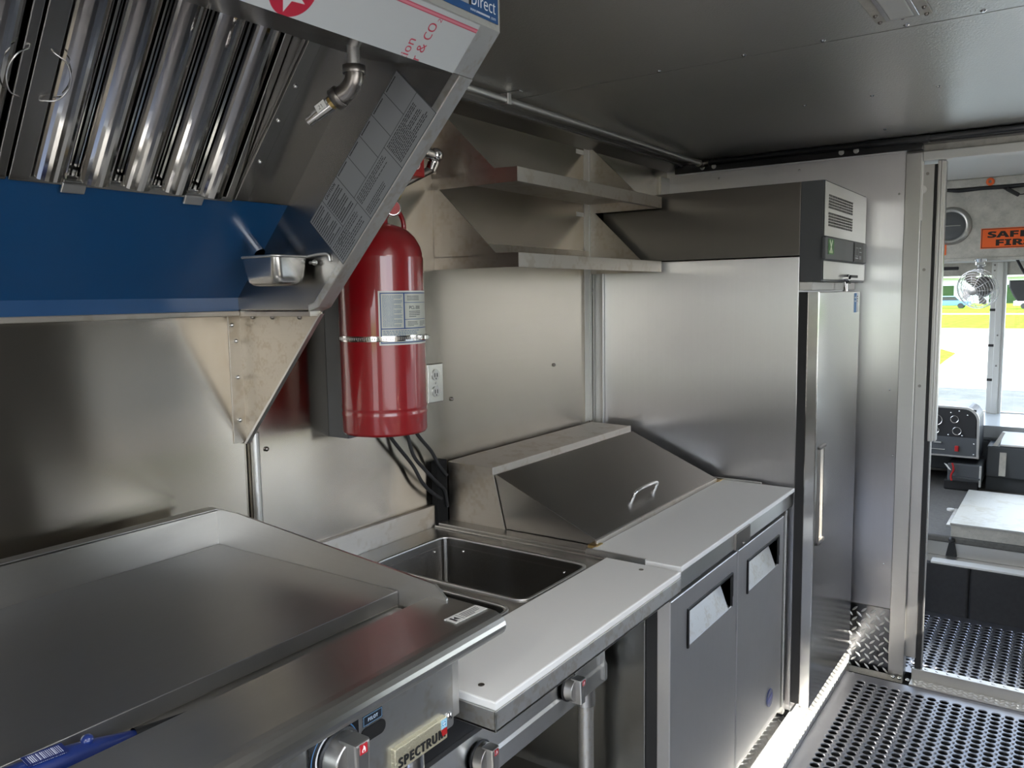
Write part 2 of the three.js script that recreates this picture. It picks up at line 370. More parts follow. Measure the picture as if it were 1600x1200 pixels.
// front partition with its doorway
{
  const w = structGroup('wall_front', [XB, 0, 0]);
  mesh('wall_core', [bx(XB + 0.004, XB + 0.035, -0.1, 2.26, -1.7, -0.535), bx(XB + 0.004, XB + 0.035, -0.1, 2.26, 0.35, 0.9), bx(XB + 0.004, XB + 0.035, 2.135, 2.26, -0.535, 0.35)], M.cabPaint, w);
  mesh('wall_panel', [bx(XB, XB + 0.004, 0.283, 2.16, ZL, -0.588)], M.steelV, w);
  mesh('wall_panel', [bx(XB, XB + 0.004, 0.05, 2.16, 0.36, ZR)], M.steel, w);
  mesh('wall_panel', [bx(XB - 0.002, XB + 0.004, 2.10, 2.19, -0.45, ZR)], M.cabPaint, w);
  const tp = mesh('tread_plate', [bx(XB - 0.003, XB + 0.004, 0.0, 0.280, -0.90, -0.588, 0.001)], M.treadShaded, w);
  stuff('tread_lugs', [lugs(lugGrid(0.012, 0.268, -0.745, -0.6, 0.0445, 0.0362, (a, b) => [XB - 0.003, a, b]), 0.03, 0.0095, 0.003, [-1, 0, 0], [0, 1, 0])], M.tread, tp);
  mesh('wall_panel', [bx(XB - 0.09, XB, 0.05, 2.13, ZL, ZL + 0.012)], M.alu, w);
  for (const [y, z] of [[2.11, -1.35], [2.11, -1.0], [1.98, -0.61], [1.2, -0.62], [0.47, -0.62], [0.93, -0.60]]) mesh('rivet', [ball([XB, y, z], 0.005)], M.chrome, w);
}
// door frame: post, sliding track, dark channel
{
  const d = structGroup('door_1', [XB, 0, -0.5]);
  mesh('door_post', [bx(XB - 0.014, XB + 0.045, 0.0, 2.133, -0.588, -0.529, 0.003)], M.alu, d);
  mesh('door_jamb', [bx(XB + 0.006, XB + 0.05, 0.09, 2.085, -0.529, -0.488, 0.002)], M.alu, d);
  mesh('door_channel', [bx(XB + 0.012, XB + 0.05, 0.03, 2.085, -0.492, -0.470)], M.black, d);
  mesh('door_track', [bx(XB - 0.004, XB + 0.05, 1.0, 2.095, -0.476, -0.464, 0.003), bx(XB - 0.004, XB + 0.012, 1.0, 2.095, -0.464, -0.457, 0.002), bx(XB + 0.012, XB + 0.05, 1.0, 2.095, -0.462, -0.448, 0.003)], M.alu, d);
  mesh('edge_bead', [bx(XB + 0.03, XB + 0.05, 0.03, 1.0, -0.472, -0.466, 0.002)], M.galv, d);
  mesh('door_header', [bx(XB - 0.012, XB + 0.05, 2.098, 2.133, -0.529, 0.36, 0.004)], M.cabWhite, d);
  for (const y of [2.05, 1.68, 1.22]) mesh('screw', [cyl([XB + 0.003, y, -0.512], [XB + 0.008, y, -0.512], 0.006, 0.006, 10)], M.fitting, d);
  mesh('guide_block', [bx(XB - 0.01, XB + 0.01, 1.87, 2.10, -0.534, -0.526, 0.002), cyl([XB - 0.004, 1.99, -0.528], [XB + 0.004, 1.99, -0.528], 0.016, 0.016, 14)], M.white, d);
}
// threshold of tread plate and sill track
{
  const t = struct('trim_4', [bx(3.500, 3.56, -0.02, 0.006, -0.50, 0.36, 0.002), bx(3.573, 3.622, -0.02, 0.040, -0.47, 0.36, 0.003), bx(3.560, 3.573, -0.02, 0.05, -0.50, 0.36, 0.002)], M.alu);
  stuff('tread_lugs', [lugs(lugGrid(3.512, 3.558, -0.48, 0.34, 0.024, 0.036, (a, b) => [a, 0.006, b]), 0.026, 0.009, 0.003, [0, 1, 0], [1, 0, 0]), lugs(lugGrid(3.597, 3.598, -0.45, 0.34, 0.036, 0.04, (a, b) => [a, 0.040, b]), 0.026, 0.008, 0.003, [0, 1, 0], [1, 0, 0])], M.tread, t);
  for (const z of [-0.565, -0.54, -0.51]) mesh('bolt', [ball([3.535, 0.006, z], 0.009, 0.7)], M.chrome, t);
}
// flange angle on the step and black angle under the ceiling
struct('trim_5', [bx(1.0, 2.97, 0.05, 0.082, -0.800, -0.793, 0.002)], M.tread);
{
  const t = struct('trim_6', [bx(3.515, 3.567, 2.138, 2.176, ZL + 0.06, -0.527, 0.003), bx(3.515, 3.567, 2.158, 2.184, -0.527, ZR, 0.003)], M.blackGloss);
  for (const z of [-1.408, -1.355, -0.821, -0.765]) mesh('bolt', [cyl([3.515, 2.157, z], [3.511, 2.157, z], 0.011, 0.009, 14), cyl([3.511, 2.157, z], [3.509, 2.157, z], 0.005, 0.004, 8)], M.galv, t);
}

// ================================================================ KITCHEN THINGS
const CAM = V(0, 1.6, 0);

// --- electrical conduits along the ceiling
{
  const t = thing('ceiling_conduit', 'long bright metal conduit clamped under the ceiling along the left wall', 'pipe', [2.2, YC, -1.405]);
  mesh('pipe', [cyl([0.6, 2.170, -1.405], [3.46, 2.170, -1.405], 0.011)], M.galv, t);
  mesh('coupling', [cyl([3.46, 2.17, -1.405], [3.50, 2.17, -1.405], 0.016), cyl([3.50, 2.17, -1.405], [3.50, 2.17, -1.37], 0.015)], M.fitting, t);
  mesh('clamp', [bx(1.99, 2.01, 2.155, YC, -1.42, -1.39, 0.004), bx(1.99, 2.01, YC - 0.004, YC, -1.39, -1.35, 0.002)], M.galv, t);
}
{
  const t = thing('ceiling_conduit', 'black conduit running across under the ceiling in front of the partition', 'pipe', [3.5, YC, -0.9]);
  mesh('pipe', [cyl([3.500, 2.174, -1.37], [3.500, 2.174, ZR - 0.01], 0.0125)], M.blackGloss, t);
  mesh('coupling', [cyl([3.500, 2.174, -0.545], [3.500, 2.174, -0.50], 0.0155)], M.blackGloss, t);
}
// --- ceiling light with clear lens
{
  const x0 = 1.57, x1 = 1.995, z0 = -0.400, z1 = -0.288;
  const t = thing('ceiling_or_fill_light', 'rectangular ceiling light with screwed frame and clear ribbed lens', 'light', [(x0 + x1) / 2, YC, (z0 + z1) / 2]);
  mesh('frame', [prism('y', rrect(x0, x1, z0, z1, 0.006), YC - 0.005, YC, { holes: [rrect(x0 + 0.02, x1 - 0.022, z0 + 0.024, z1 - 0.02, 0.006)], bevel: 0.001 })], M.cabPaint, t);
  mesh('lens', [bx(x0 + 0.03, x1 - 0.032, YC - 0.012, YC - 0.004, z0 + 0.034, z1 - 0.03, 0.003)], M.clearCover, t);
  mesh('lens_rim', [prism('y', rrect(x0 + 0.021, x1 - 0.023, z0 + 0.025, z1 - 0.021, 0.005), YC - 0.011, YC - 0.003, { holes: [rrect(x0 + 0.029, x1 - 0.031, z0 + 0.033, z1 - 0.029, 0.004)], bevel: 0.001 })], M.chrome, t);
  for (const [x, z] of [[x1 - 0.01, z0 + 0.01], [x1 - 0.01, z1 - 0.01], [x1 - 0.06, z0 + 0.01], [x1 - 0.06, z1 - 0.008], [x1 - 0.015, (z0 + z1) / 2]]) mesh('screw', [ball([x, YC - 0.006, z], 0.005)], M.fitting, t);
}

// --- added fill lights at the ceiling, beside and behind the camera
function fillLight(x, z, label) {
  const t = thing('ceiling_or_fill_light', label, 'light', [x, YC, z]);
  mesh('frame', [bx(x - 0.26, x + 0.26, YC - 0.022, YC, z - 0.08, z + 0.08, 0.004)], M.cabWhite, t);
  mesh('fill_panel', [bx(x - 0.245, x + 0.245, YC - 0.026, YC - 0.0215, z - 0.065, z + 0.065)], P({ color: rgb(0.9, 0.9, 0.9), roughness: 0.5, emissive: rgb(1, 0.97, 0.92), emissiveIntensity: 1.5 }), t);
  const l = new THREE.RectAreaLight(new THREE.Color(1, 0.985, 0.97), FILL_POWER, 0.49, 0.13); l.position.set(x, YC - 0.03, z); l.lookAt(x, 0, z); scene.add(l);
}
fillLight(0.75, 0.30, 'added fill light at the ceiling above the aisle, out of view');
fillLight(-0.75, -0.1, 'added fill light at the ceiling behind the camera, out of view');

// --- wall shelves, one above the other
function shelf(name, label) {
  const t = thing(name, label, 'shelf', [2.364, 1.683, ZL], 'steel wall shelves');
  const x0 = 1.89, x1 = 2.837, y0 = 1.683, zf = -1.293;
  mesh('shelf_board', [bx(x0, x1, y0 + 0.034, y0 + 0.038, ZL, zf), bx(x0, x1, y0, y0 + 0.04, zf - 0.003, zf, 0.001), bx(x0, x1, y0, y0 + 0.003, zf - 0.018, zf), bx(x0, x1, y0 + 0.036, y0 + 0.09, ZL, ZL + 0.003)], M.wallStained, t);
  for (const x of [x0, x1 - 0.003]) mesh('end_bracket', [prism('x', [[y0, ZL], [y0, zf], [y0 + 0.040, zf], [y0 + 0.042, -1.372], [y0 + 0.258, -1.598], [y0 + 0.258, ZL]], x, x + 0.003)], M.wallStained, t);
  mesh('wall_tab', [bx(2.735, 2.79, y0 + 0.22, y0 + 0.236, ZL, ZL + 0.002)], M.white, t);
  return t;
}
{
  const a = shelf('wall_shelf', 'lower steel wall shelf with triangular ends, level with the bottom of the dark fridge panel');
  const b = a.clone(); b.name = numbered('wall_shelf'); b.position.y += 0.235; scene.add(b);
  tag(b, 'upper steel wall shelf with triangular ends, nearest the ceiling', 'shelf', 'steel wall shelves');
}

// --- reach-in fridge
{
  const x0 = 2.87, x1 = 3.50, t = thing('reach_in_fridge', 'tall upright stainless fridge with dark upper side panel beside the partition', 'fridge', [3.18, 0.05, -1.17]);
  mesh('cabinet_body', [bx(x0, x1, 0.085, 1.722, -1.555, -0.797, 0.003)], M.steelV, t);
  mesh('compressor_panel', [bx(x0 - 0.001, x1, 1.724, 1.972, -1.557, -0.797, 0.002)], M.darkPanel, t);
  const c = mesh('compressor_cover', [prism('y', [[x0 - 0.002, -0.796], [x0 - 0.002, -0.724], [x0 + 0.004, -0.719], [x1 - 0.006, -0.719], [x1, -0.724], [x1, -0.796]], 1.635, 1.972)], M.greyPaint, t);
  mesh('cover_front', [bx(x0, x1, 1.788, 1.968, -0.719, -0.7165, 0.001), bx(x0, x1, 1.642, 1.704, -0.719, -0.7165, 0.001)], M.steelFine, c);
  mesh('fascia', [bx(2.845, 3.475, 1.708, 1.785, -0.719, -0.706, 0.004)], M.greyPaint, c);
  for (const y of [1.882, 1.822]) {                 // two fields of slanted slots
    const s = []; for (let i = 0; i < 24; i++) for (let j = 0; j < 5; j++) { const x = 2.915 + i * 0.0148, yy = y + j * 0.0098; s.push(prism('z', [[x, yy], [x + 0.006, yy], [x + 0.010, yy + 0.0075], [x + 0.004, yy + 0.0075]], -0.7170, -0.7158)); }
    stuff('vent_slots', s, M.void, c);
  }
  const cp = mesh('control_panel', [bx(3.25, 3.41, 1.710, 1.781, -0.7065, -0.704, 0.001)], M.black, c);
  mesh('display_print', [flat([3.33, 1.745, -0.7036], [1, 0, 0], [0, 1, 0], 0.15, 0.065)], print(256, 112, (x, w, h) => {
    x.fillStyle = '#2b2d2e'; x.fillRect(0, 0, w, h); x.strokeStyle = '#9aa0a2'; x.lineWidth = 4; x.strokeRect(38, 26, 70, 52);
    x.fillStyle = '#b8bcbe'; x.fillRect(30, 88, 80, 8); x.fillRect(140, 22, 44, 6); x.fillRect(140, 48, 60, 5); x.fillRect(150, 74, 16, 24); x.fillRect(180, 74, 10, 24);
  }), cp);
  mesh('green_sticker', [flat([2.915, 1.752, -0.7055], [1, 0, 0], [0, 1, 0], 0.075, 0.052)], print(128, 96, (x, w, h) => {
    x.fillStyle = '#3d7a34'; x.fillRect(0, 0, w, h); x.strokeStyle = '#e4f0cf'; x.lineWidth = 18; x.beginPath(); x.moveTo(34, 8); x.lineTo(92, 86); x.moveTo(92, 8); x.lineTo(40, 86); x.stroke(); x.fillStyle = '#cfe2b0'; x.fillRect(24, 74, 80, 14);
  }), c);
  mesh('gasket', [bx(x0 + 0.004, x1 - 0.004, 0.118, 1.60, -0.797, -0.768)], M.rubber, t);
  mesh('body_edge', [bx(x0, x1, 1.606, 1.634, -0.797, -0.752, 0.002)], M.white, t);
  // door with a pocket handle near its free edge
  const d = mesh('door', [prism('z', [[x0, 0.115], [3.49, 0.115], [3.49, 1.600], [x0, 1.600]], -0.768, -0.728, { holes: [[[2.915, 0.715], [2.99, 0.715], [2.99, 1.05], [2.915, 1.05]]], bevel: 0.004 })], M.steelVFine, t);
  mesh('handle', [bx(2.912, 2.993, 0.712, 1.053, -0.764, -0.760), prism('y', [[2.919, -0.762], [2.993, -0.762], [2.993, -0.730]], 0.715, 1.05),
    ], M.wallStained, d);
  mesh('handle_frame', [bx(2.906, 2.918, 0.704, 1.060, -0.735, -0.722, 0.003), bx(2.906, 2.995, 1.047, 1.060, -0.735, -0.722, 0.003), bx(2.906, 2.995, 0.704, 0.717, -0.735, -0.722, 0.003)], M.fitting, d);
  mesh('energy_label', [flat([3.42, 1.555, -0.7273], [1, 0, 0], [0, 1, 0], 0.07, 0.075)], print(96, 96, (x, w, h) => {
    x.fillStyle = '#4a86c4'; x.fillRect(0, 0, 52, h); x.fillStyle = '#e6e8ea'; x.fillRect(52, 0, 44, h); x.fillStyle = '#d8e6f4'; x.fillRect(10, 18, 30, 8); x.fillRect(10, 36, 30, 8); x.fillStyle = '#555'; x.fillRect(60, 14, 28, 4); x.fillRect(60, 26, 28, 4); x.fillRect(60, 38, 20, 4);
  }), d);
  const l = mesh('lock', [cyl([3.17, 1.648, -0.7165], [3.17, 1.648, -0.700], 0.014), cyl([3.17, 1.634, -0.715], [3.17, 1.60, -0.71], 0.010, 0.006)], M.chrome, t);
  mesh('key', [prism('z', rrect(3.155, 3.185, 1.628, 1.640, 0.004), -0.700, -0.697), bx(3.185, 3.30, 1.650, 1.660, -0.702, -0.698, 0.002), cyl([3.17, 1.648, -0.700], [3.185, 1.655, -0.700], 0.005)], M.black, l);
  mesh('base_grille', [bx(x0 + 0.01, x1 - 0.01, 0.05, 0.11, -1.50, -0.80)], M.black, t);
}

// --- sandwich prep table
{
  const x0 = 1.85, x1 = 2.842, t = thing('sandwich_prep_table', 'two-door stainless sandwich prep table with raised lid beside the tall fridge', 'prep table', [2.345, 0.05, -1.18]);
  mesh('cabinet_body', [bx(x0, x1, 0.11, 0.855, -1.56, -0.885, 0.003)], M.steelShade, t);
  mesh('worktop', [prism('y', [[x0, -1.575], [x1, -1.575], [x1, -0.796], [x0, -0.796]], 0.853, 0.905, { bevel: 0.002 }), bx(x0, x0 + 0.05, 0.905, 0.917, -1.575, -1.06, 0.001)], M.steel, t);
  mesh('front_rail', [bx(x0 + 0.002, x1 - 0.002, 0.858, 0.903, -0.797, -0.793, 0.001)], M.steelFine, t);
  mesh('hinge_cover', [bx(2.243, 2.366, 0.857, 0.908, -0.794, -0.784, 0.002), ball([2.30, 0.866, -0.784], 0.005)], M.fitting, t);
  mesh('gasket', [bx(x0 + 0.006, x1 - 0.05, 0.118, 0.828, -0.886, -0.852)], M.rubber, t);
  mesh('corner_stile', [bx(2.818, x1, 0.09, 0.854, -0.885, -0.806, 0.004)], M.steel, t);
  // doors with recessed trapezoid grips
  for (const [a, b, l, r] of [[1.852, 2.342, 1.962, 2.292], [2.352, 2.812, 2.434, 2.748]]) {
    const gy0 = 0.668, gy1 = 0.765;
    const d = mesh('door', [prism('z', [[a, 0.114], [b, 0.114], [b, 0.824], [a, 0.824]], -0.853, -0.815, { holes: [[[l, gy0], [r, gy0], [r, gy1], [l, gy1]]], bevel: 0.003 })], M.steelDoor, t);
    mesh('grip_pocket', [prism('x', [[gy1, -0.816], [gy1, -0.85], [gy1 - 0.006, -0.85], [gy1 - 0.006, -0.816]], l, r), bx(l - 0.006, l, gy0, gy1, -0.85, -0.812), bx(r, r + 0.006, gy0, gy1, -0.85, -0.812), bx(l, r, gy0, gy1, -0.852, -0.849)], M.black, d);
    mesh('grip_scoop', [prism('x', [[gy0, -0.815], [gy0, -0.818], [gy1 - 0.012, -0.849], [gy1 - 0.012, -0.846]], l + 0.002, r - 0.025)], M.galv, d);
    mesh('grip_frame', [bx(l - 0.006, l + 0.003, gy0 - 0.006, gy1 + 0.006, -0.817, -0.810, 0.002), bx(l - 0.006, r + 0.006, gy1, gy1 + 0.007, -0.817, -0.810, 0.002), bx(r - 0.002, r + 0.006, gy0 + 0.03, gy1 + 0.006, -0.817, -0.810, 0.002)], M.black, d);
  }
  const badge = placed(new THREE.CylinderGeometry(0.031, 0.031, 0.003, 28).scale(1, 1, 1).rotateX(Math.PI / 2).toNonIndexed(), [2.683, 0.212, -0.813], [1, 0, 0], [0, 1, 0]);
  mesh('badge', [uvs(badge)], M.bluePlastic, t);
  mesh('badge_print', [flat([2.683, 0.212, -0.8112], [1, 0.25, 0], [-0.25, 1, 0], 0.04, 0.02, 0.0006)], print(96, 48, (x, w, h) => { x.fillStyle = '#20318f'; x.fillRect(0, 0, w, h); x.strokeStyle = '#c8d0f0'; x.lineWidth = 3; x.beginPath(); x.moveTo(12, 30); x.bezierCurveTo(30, 6, 60, 44, 84, 16); x.stroke(); }), t);
  // rail hood with lid
  mesh('rail_hood', [prism('x', [[0.915, -1.574], [1.100, -1.574], [1.097, -1.408], [1.088, -1.404], [0.915, -1.362]], 1.900, 2.80, { bevel: 0.002 }), bx(1.898, 2.802, 1.076, 1.098, -1.412, -1.402, 0.002)], M.wallStained, t);
  const lid = mesh('lid', [prism('x', [[0.917, -1.36], [1.076, -1.398], [1.078, -1.392], [0.934, -1.060], [0.917, -1.058]], 1.904, 2.796, { bevel: 0.0015 })], M.hood, t);
  mesh('lid_rim', [bx(1.902, 2.798, 0.916, 0.932, -1.061, -1.054, 0.002)], M.wallStained, lid);
  const n = [0, 0.917, 0.40], P0 = [2.25, 0.960, -1.123], P1 = [2.415, 0.960, -1.123], off = (p, k) => [p[0], p[1] + n[1] * k, p[2] + n[2] * k];
  mesh('handle', [tube([P0, off(P0, 0.012), off(P0, 0.026), off([2.27, P0[1], P0[2]], 0.033), off([2.395, P0[1], P0[2]], 0.033), off(P1, 0.026), off(P1, 0.012), P1], 0.0055, 48, 8)], M.chrome, lid);
  for (const x of [1.885, 2.797]) mesh('corner_block', [bx(x, x + 0.036, 0.905, 0.923, -1.075, -1.045, 0.003)], M.brass, t);
  const bo = mesh('cutting_board', [prism('y', [[1.853, -1.052], [2.838, -1.052], [2.838, -0.788], [1.853, -0.788]], 0.906, 0.9205, { bevel: 0.0025 })], M.hdpe, t);
  mesh('board_bracket', [bx(1.850, 1.858, 0.906, 0.924, -1.06, -0.885, 0.001)], M.steelFine, t);
  mesh('board_bracket', [bx(2.834, 2.844, 0.897, 0.926, -1.09, -0.905, 0.001)], M.steelFine, t);
  for (const [x, z] of [[1.90, -1.5], [2.79, -1.5], [1.90, -0.92], [2.79, -0.92]]) mesh('foot', [cyl([x, 0.05, z], [x, 0.112, z], 0.022, 0.026, 16)], M.rubber, t);
}

// --- steam table with dry wells
{
  const x0 = 1.052, x1 = 1.848, yt = 0.906, t = thing('steam_table', 'open-well stainless steam table between griddle and sandwich table', 'steam table', [1.45, 0.05, -1.28]);
  const W = [[1.478, 1.772, -1.487, -1.010], [1.132, 1.426, -1.487, -1.010]];
  mesh('worktop', [prism('y', [[x0, -1.585], [x1, -1.585], [x1, -0.986], [x0, -0.986]], yt - 0.02, yt, { holes: W.map((w) => rrect(...w, 0.028)), bevel: 0.003 })], M.steel, t);
  mesh('backsplash', [bx(x0, x1, yt - 0.02, 0.972, -1.599, -1.585, 0.002)], M.wallStained, t);
  mesh('edge_rail', [bx(x1 - 0.012, x1, yt, yt + 0.006, -1.58, -0.995, 0.002)], M.steel, t);
  for (const w of W) {
    const [a, b, c, d] = w, rim = rrect(a - 0.002, b + 0.002, c - 0.002, d + 0.002, 0.029).map((q) => [q[0], yt + 0.001, q[1]]);
    const p = mesh('well_pan', [prism('y', rrect(a + 0.0002, b - 0.0002, c + 0.0002, d - 0.0002, 0.028), yt - 0.17, yt, { holes: [rrect(a + 0.002, b - 0.002, c + 0.002, d - 0.002, 0.026)] }), prism('y', rrect(a - 0.003, b + 0.003, c - 0.003, d + 0.003, 0.03), yt - 0.172, yt - 0.168)], M.hood, t);
    mesh('rim', [tube(rim, 0.0045, 120, 8, true)], M.steelFine, p);
    for (const [x, z] of [[a + 0.05, c + 0.003], [b - 0.05, c + 0.003], [b - 0.003, c + 0.07], [b - 0.003, d - 0.07], [a + 0.06, d - 0.003]]) mesh('rivet', [ball([x, yt - 0.03, z], 0.004)], M.chrome, p);
  }
  mesh('control_panel', [prism('x', [[0.700, -1.0], [0.700, -0.986], [0.640, -0.984], [0.634, -0.978], [0.592, -0.978], [0.592, -1.0]], x0, 1.818, { bevel: 0.001 }), bx(1.79, 1.795, 0.60, 0.70, -0.986, -0.972, 0.001)], M.steel, t);
  mesh('gap_shade_sheet', [bx(x0 + 0.004, 1.814, 0.62, 0.884, -1.004, -1.001)], M.black, t);  // black sheet added to stand for shade under the cutting board
  for (const x of [1.815, x0]) mesh('body_side', [bx(x, x + 0.003, 0.60, 0.885, -1.58, -0.985)], M.steel, t);
  for (const x of [1.62, 1.262]) knob(t, [x, 0.652, -0.980], 0.030, 0.044);
  for (const [x, z] of [[1.775, -1.02], [1.775, -1.52], [1.10, -1.02], [1.10, -1.52]]) { const l = mesh('leg', [cyl([x, 0.05, z], [x, 0.60, z], 0.0205)], M.galv, t); mesh('leg_socket', [cyl([x, 0.53, z], [x, 0.605, z], 0.0255)], M.steel, l); }
  mesh('undershelf', [bx(x0 + 0.01, 1.81, 0.26, 0.285, -1.56, -1.0, 0.003)], M.steel, t);
  mesh('board_shelf', [bx(1.046, 1.826, 0.866, 0.870, -0.99, -0.776), bx(1.046, 1.826, 0.866, 0.9035, -0.780, -0.776, 0.001), bx(1.046, 1.050, 0.866, 0.9035, -0.985, -0.776, 0.001), bx(1.822, 1.826, 0.866, 0.9035, -0.985, -0.776, 0.001)], M.galv, t);
  const b = mesh('cutting_board', [prism('y', [[1.048, -0.984], [1.825, -0.984], [1.825, -0.777], [1.048, -0.777]], 0.9035, 0.9195, { bevel: 0.003 })], M.hdpe, t);
  mesh('screw', [cyl([1.085, 0.9185, -0.835], [1.085, 0.9205, -0.835], 0.006, 0.006, 12)], M.fitting, b);
  mesh('screw', [cyl([1.785, 0.9185, -0.865], [1.785, 0.9205, -0.865], 0.006, 0.006, 12)], M.fitting, b);
}
function knob(t, c, r, len) {                       // round gas knob with a raised grip bar and a small red flame mark
  const k = mesh('knob', [lathe(c, [0, 0, 1], [[r * 1.12, 0], [r * 1.12, 0.004], [r, 0.006], [r * 0.96, len * 0.55], [r * 0.88, len * 0.62], [0, len * 0.62]], 28),
    prism('z', [[c[0] - 0.32 * r, c[1] - r * 1.05], [c[0] + 0.32 * r, c[1] - r * 1.05], [c[0] + 0.42 * r, c[1] + r * 1.0], [c[0] - 0.42 * r, c[1] + r * 1.0]], c[2] + len * 0.3, c[2] + len, { bevel: 0.004 })], M.alu, t);
  mesh('knob_ring', [lathe(c, [0, 0, 1], [[r * 0.9, 0.0], [r * 1.15, 0.0], [r * 1.15, 0.005], [r * 0.9, 0.006]], 28)], M.black, k);
  mesh('flame_mark', [flat([c[0], c[1] + r * 0.74, c[2] + len + 0.0005], [1, 0, 0], [0, 1, 0], 0.40 * r, 0.42 * r, 0.001)], print(64, 64, (x) => {
    x.fillStyle = '#b3232c'; x.fillRect(0, 0, 64, 64); x.fillStyle = '#f2e4e2'; x.beginPath(); x.moveTo(30, 8); x.quadraticCurveTo(56, 30, 46, 54); x.lineTo(18, 54); x.quadraticCurveTo(12, 36, 26, 28); x.closePath(); x.fill(); x.fillStyle = '#b3232c'; x.beginPath(); x.arc(32, 46, 7, 0, 7); x.fill();
  }), k);
  return k;
}

// --- griddle
{
  const xl = 0.10, xr = 1.040, yp = 1.078, t = thing('griddle', 'gas griddle with wide flat cooking plate and splash guards in the foreground', 'griddle', [0.57, 0.742, -1.2]);
  mesh('cooking_plate', [bx(xl, xr - 0.004, 1.052, yp, -1.505, -0.981, 0.0015)], M.plate, t);
  const sp = mesh('splash_guard', [bx(xl - 0.006, xr, 1.03, 1.155, -1.515, -1.506, 0.002), bx(xl - 0.006, xr, 1.149, 1.156, -1.535, -1.506, 0.002), prism('x', [[1.03, -1.51], [1.155, -1.51], [1.1545, -1.44], [1.106, -0.895], [1.085, -0.87], [1.03, -0.87]], xr - 0.004, xr + 0.001), prism('x', [[1.03, -1.51], [1.155, -1.51], [1.106, -0.895], [1.03, -0.87]], xl - 0.006, xl - 0.001)], M.griddleSteel, t);
  mesh('grease_trough', [bx(xl, xr - 0.004, 0.985, 0.99, -0.985, -0.905), bx(xl, xr - 0.004, 0.985, 1.054, -0.990, -0.984)], M.griddleSteel, t);
  const lp = [[1.075, -0.914], [1.082, -0.908], [1.080, -0.795]]; for (let i = 0; i <= 10; i++) { const a = Math.PI / 2 - i / 10 * Math.PI * 0.95; lp.push([1.058 + 0.022 * Math.sin(a), -0.785 + 0.030 * Math.cos(a)]); }
  lp.push([1.030, -0.80], [1.026, -0.83], [1.018, -0.834], [1.018, -0.905], [1.0, -0.914]);
  const lg = mesh('front_ledge', [prism('x', lp, xl - 0.004, 1.052)], M.griddleSteel, t);
  mesh('ledge_label', [flat([1.010, 1.0812, -0.806], [1, 0, 0.06], [0.06, 0, -1], 0.078, 0.026, 0.0008)], print(192, 64, (c) => {
    c.fillStyle = '#dcdcd8'; c.fillRect(0, 0, 192, 64); c.fillStyle = '#26262a'; c.fillRect(14, 12, 12, 40); c.beginPath(); c.moveTo(26, 30); c.lineTo(44, 14); c.lineTo(46, 50); c.closePath(); c.fill(); c.fillRect(58, 6, 3, 52); textLines(c, 72, 10, 108, 46, 4, '#44464a', 0.5);
  }), lg);
  mesh('body', [bx(xl, 1.03, 0.89, 1.05, -1.50, -0.84, 0.003)], M.griddleSteel, t);
  const fp = mesh('front_panel', [prism('z', [...rrect(xl, 1.0, 0.886, 1.022, 0.006)], -0.842, -0.829, { bevel: 0.0015 })], brushed([0.66, 0.66, 0.64], 0.36, 0.3, { map: rep(stainColor, 2) }), t);
  for (const x of [0.735, 0.42]) {
    const ring = lathe([x, 0.966, -0.829], [0, 0, 1], [[0, 0], [0.048, 0], [0.048, 0.0015], [0, 0.002]], 36);
    const d = mesh('dial', [ring], M.black, fp);
    mesh('dial_print', [flat([x, 0.966, -0.8262], [1, 0, 0], [0, 1, 0], 0.092, 0.092, 0.0006)], print(256, 256, (c) => {
      c.fillStyle = '#0c0d10'; c.fillRect(0, 0, 256, 256); c.strokeStyle = '#4d7fb0'; c.lineWidth = 5; c.beginPath(); c.arc(128, 128, 122, 0, 7); c.stroke();
      c.strokeStyle = '#e8e8e8'; c.lineWidth = 9; c.beginPath(); c.arc(128, 128, 98, Math.PI * 0.92, Math.PI * 1.38); c.stroke();
      c.fillStyle = '#e8e8e8'; c.font = 'bold 26px sans-serif'; c.textAlign = 'center'; c.fillText('OFF', 128, 40); c.fillText('HI', 30, 190);
    }, { alphaTest: 0 }), d);
    knob(fp, [x + 0.006, 0.963, -0.826], 0.034, 0.05);
  }
  mesh('pilot_hole', [placed(new THREE.ExtrudeGeometry(new THREE.Shape(rrect(-0.026, 0.026, -0.011, 0.011, 0.0105).map((q) => new THREE.Vector2(...q))), { depth: 0.0016, bevelEnabled: false }).toNonIndexed(), [0.812, 0.964, -0.8295], [1, 0.0, 0], [0, 1, 0])], M.void, fp);
  mesh('pilot_label', [flat([0.812, 0.986, -0.8284], [1, 0, 0], [0, 1, 0], 0.04, 0.016)], print(128, 52, (c) => { c.fillStyle = '#17202b'; c.fillRect(0, 0, 128, 52); c.strokeStyle = '#7fa6c4'; c.lineWidth = 3; c.strokeRect(4, 4, 120, 44); c.fillStyle = '#cfe0ee'; c.font = 'bold 24px sans-serif'; c.textAlign = 'center'; c.fillText('PILOT', 64, 35); }), fp);
  mesh('screw', [lathe([0.986, 0.909, -0.829], [0, 0, 1], [[0, 0], [0.007, 0], [0.006, 0.004], [0, 0.005]], 14)], M.chrome, fp);
  // nameplate
  const np = mesh('nameplate', [bx(0.848, 0.972, 0.880, 0.918, -0.831, -0.820, 0.002)], P({ color: rgb(0.78, 0.72, 0.52), metalness: 0.8, roughness: 0.34, bumpMap: rep(stucco, 8), bumpScale: 0.0012 }), fp);
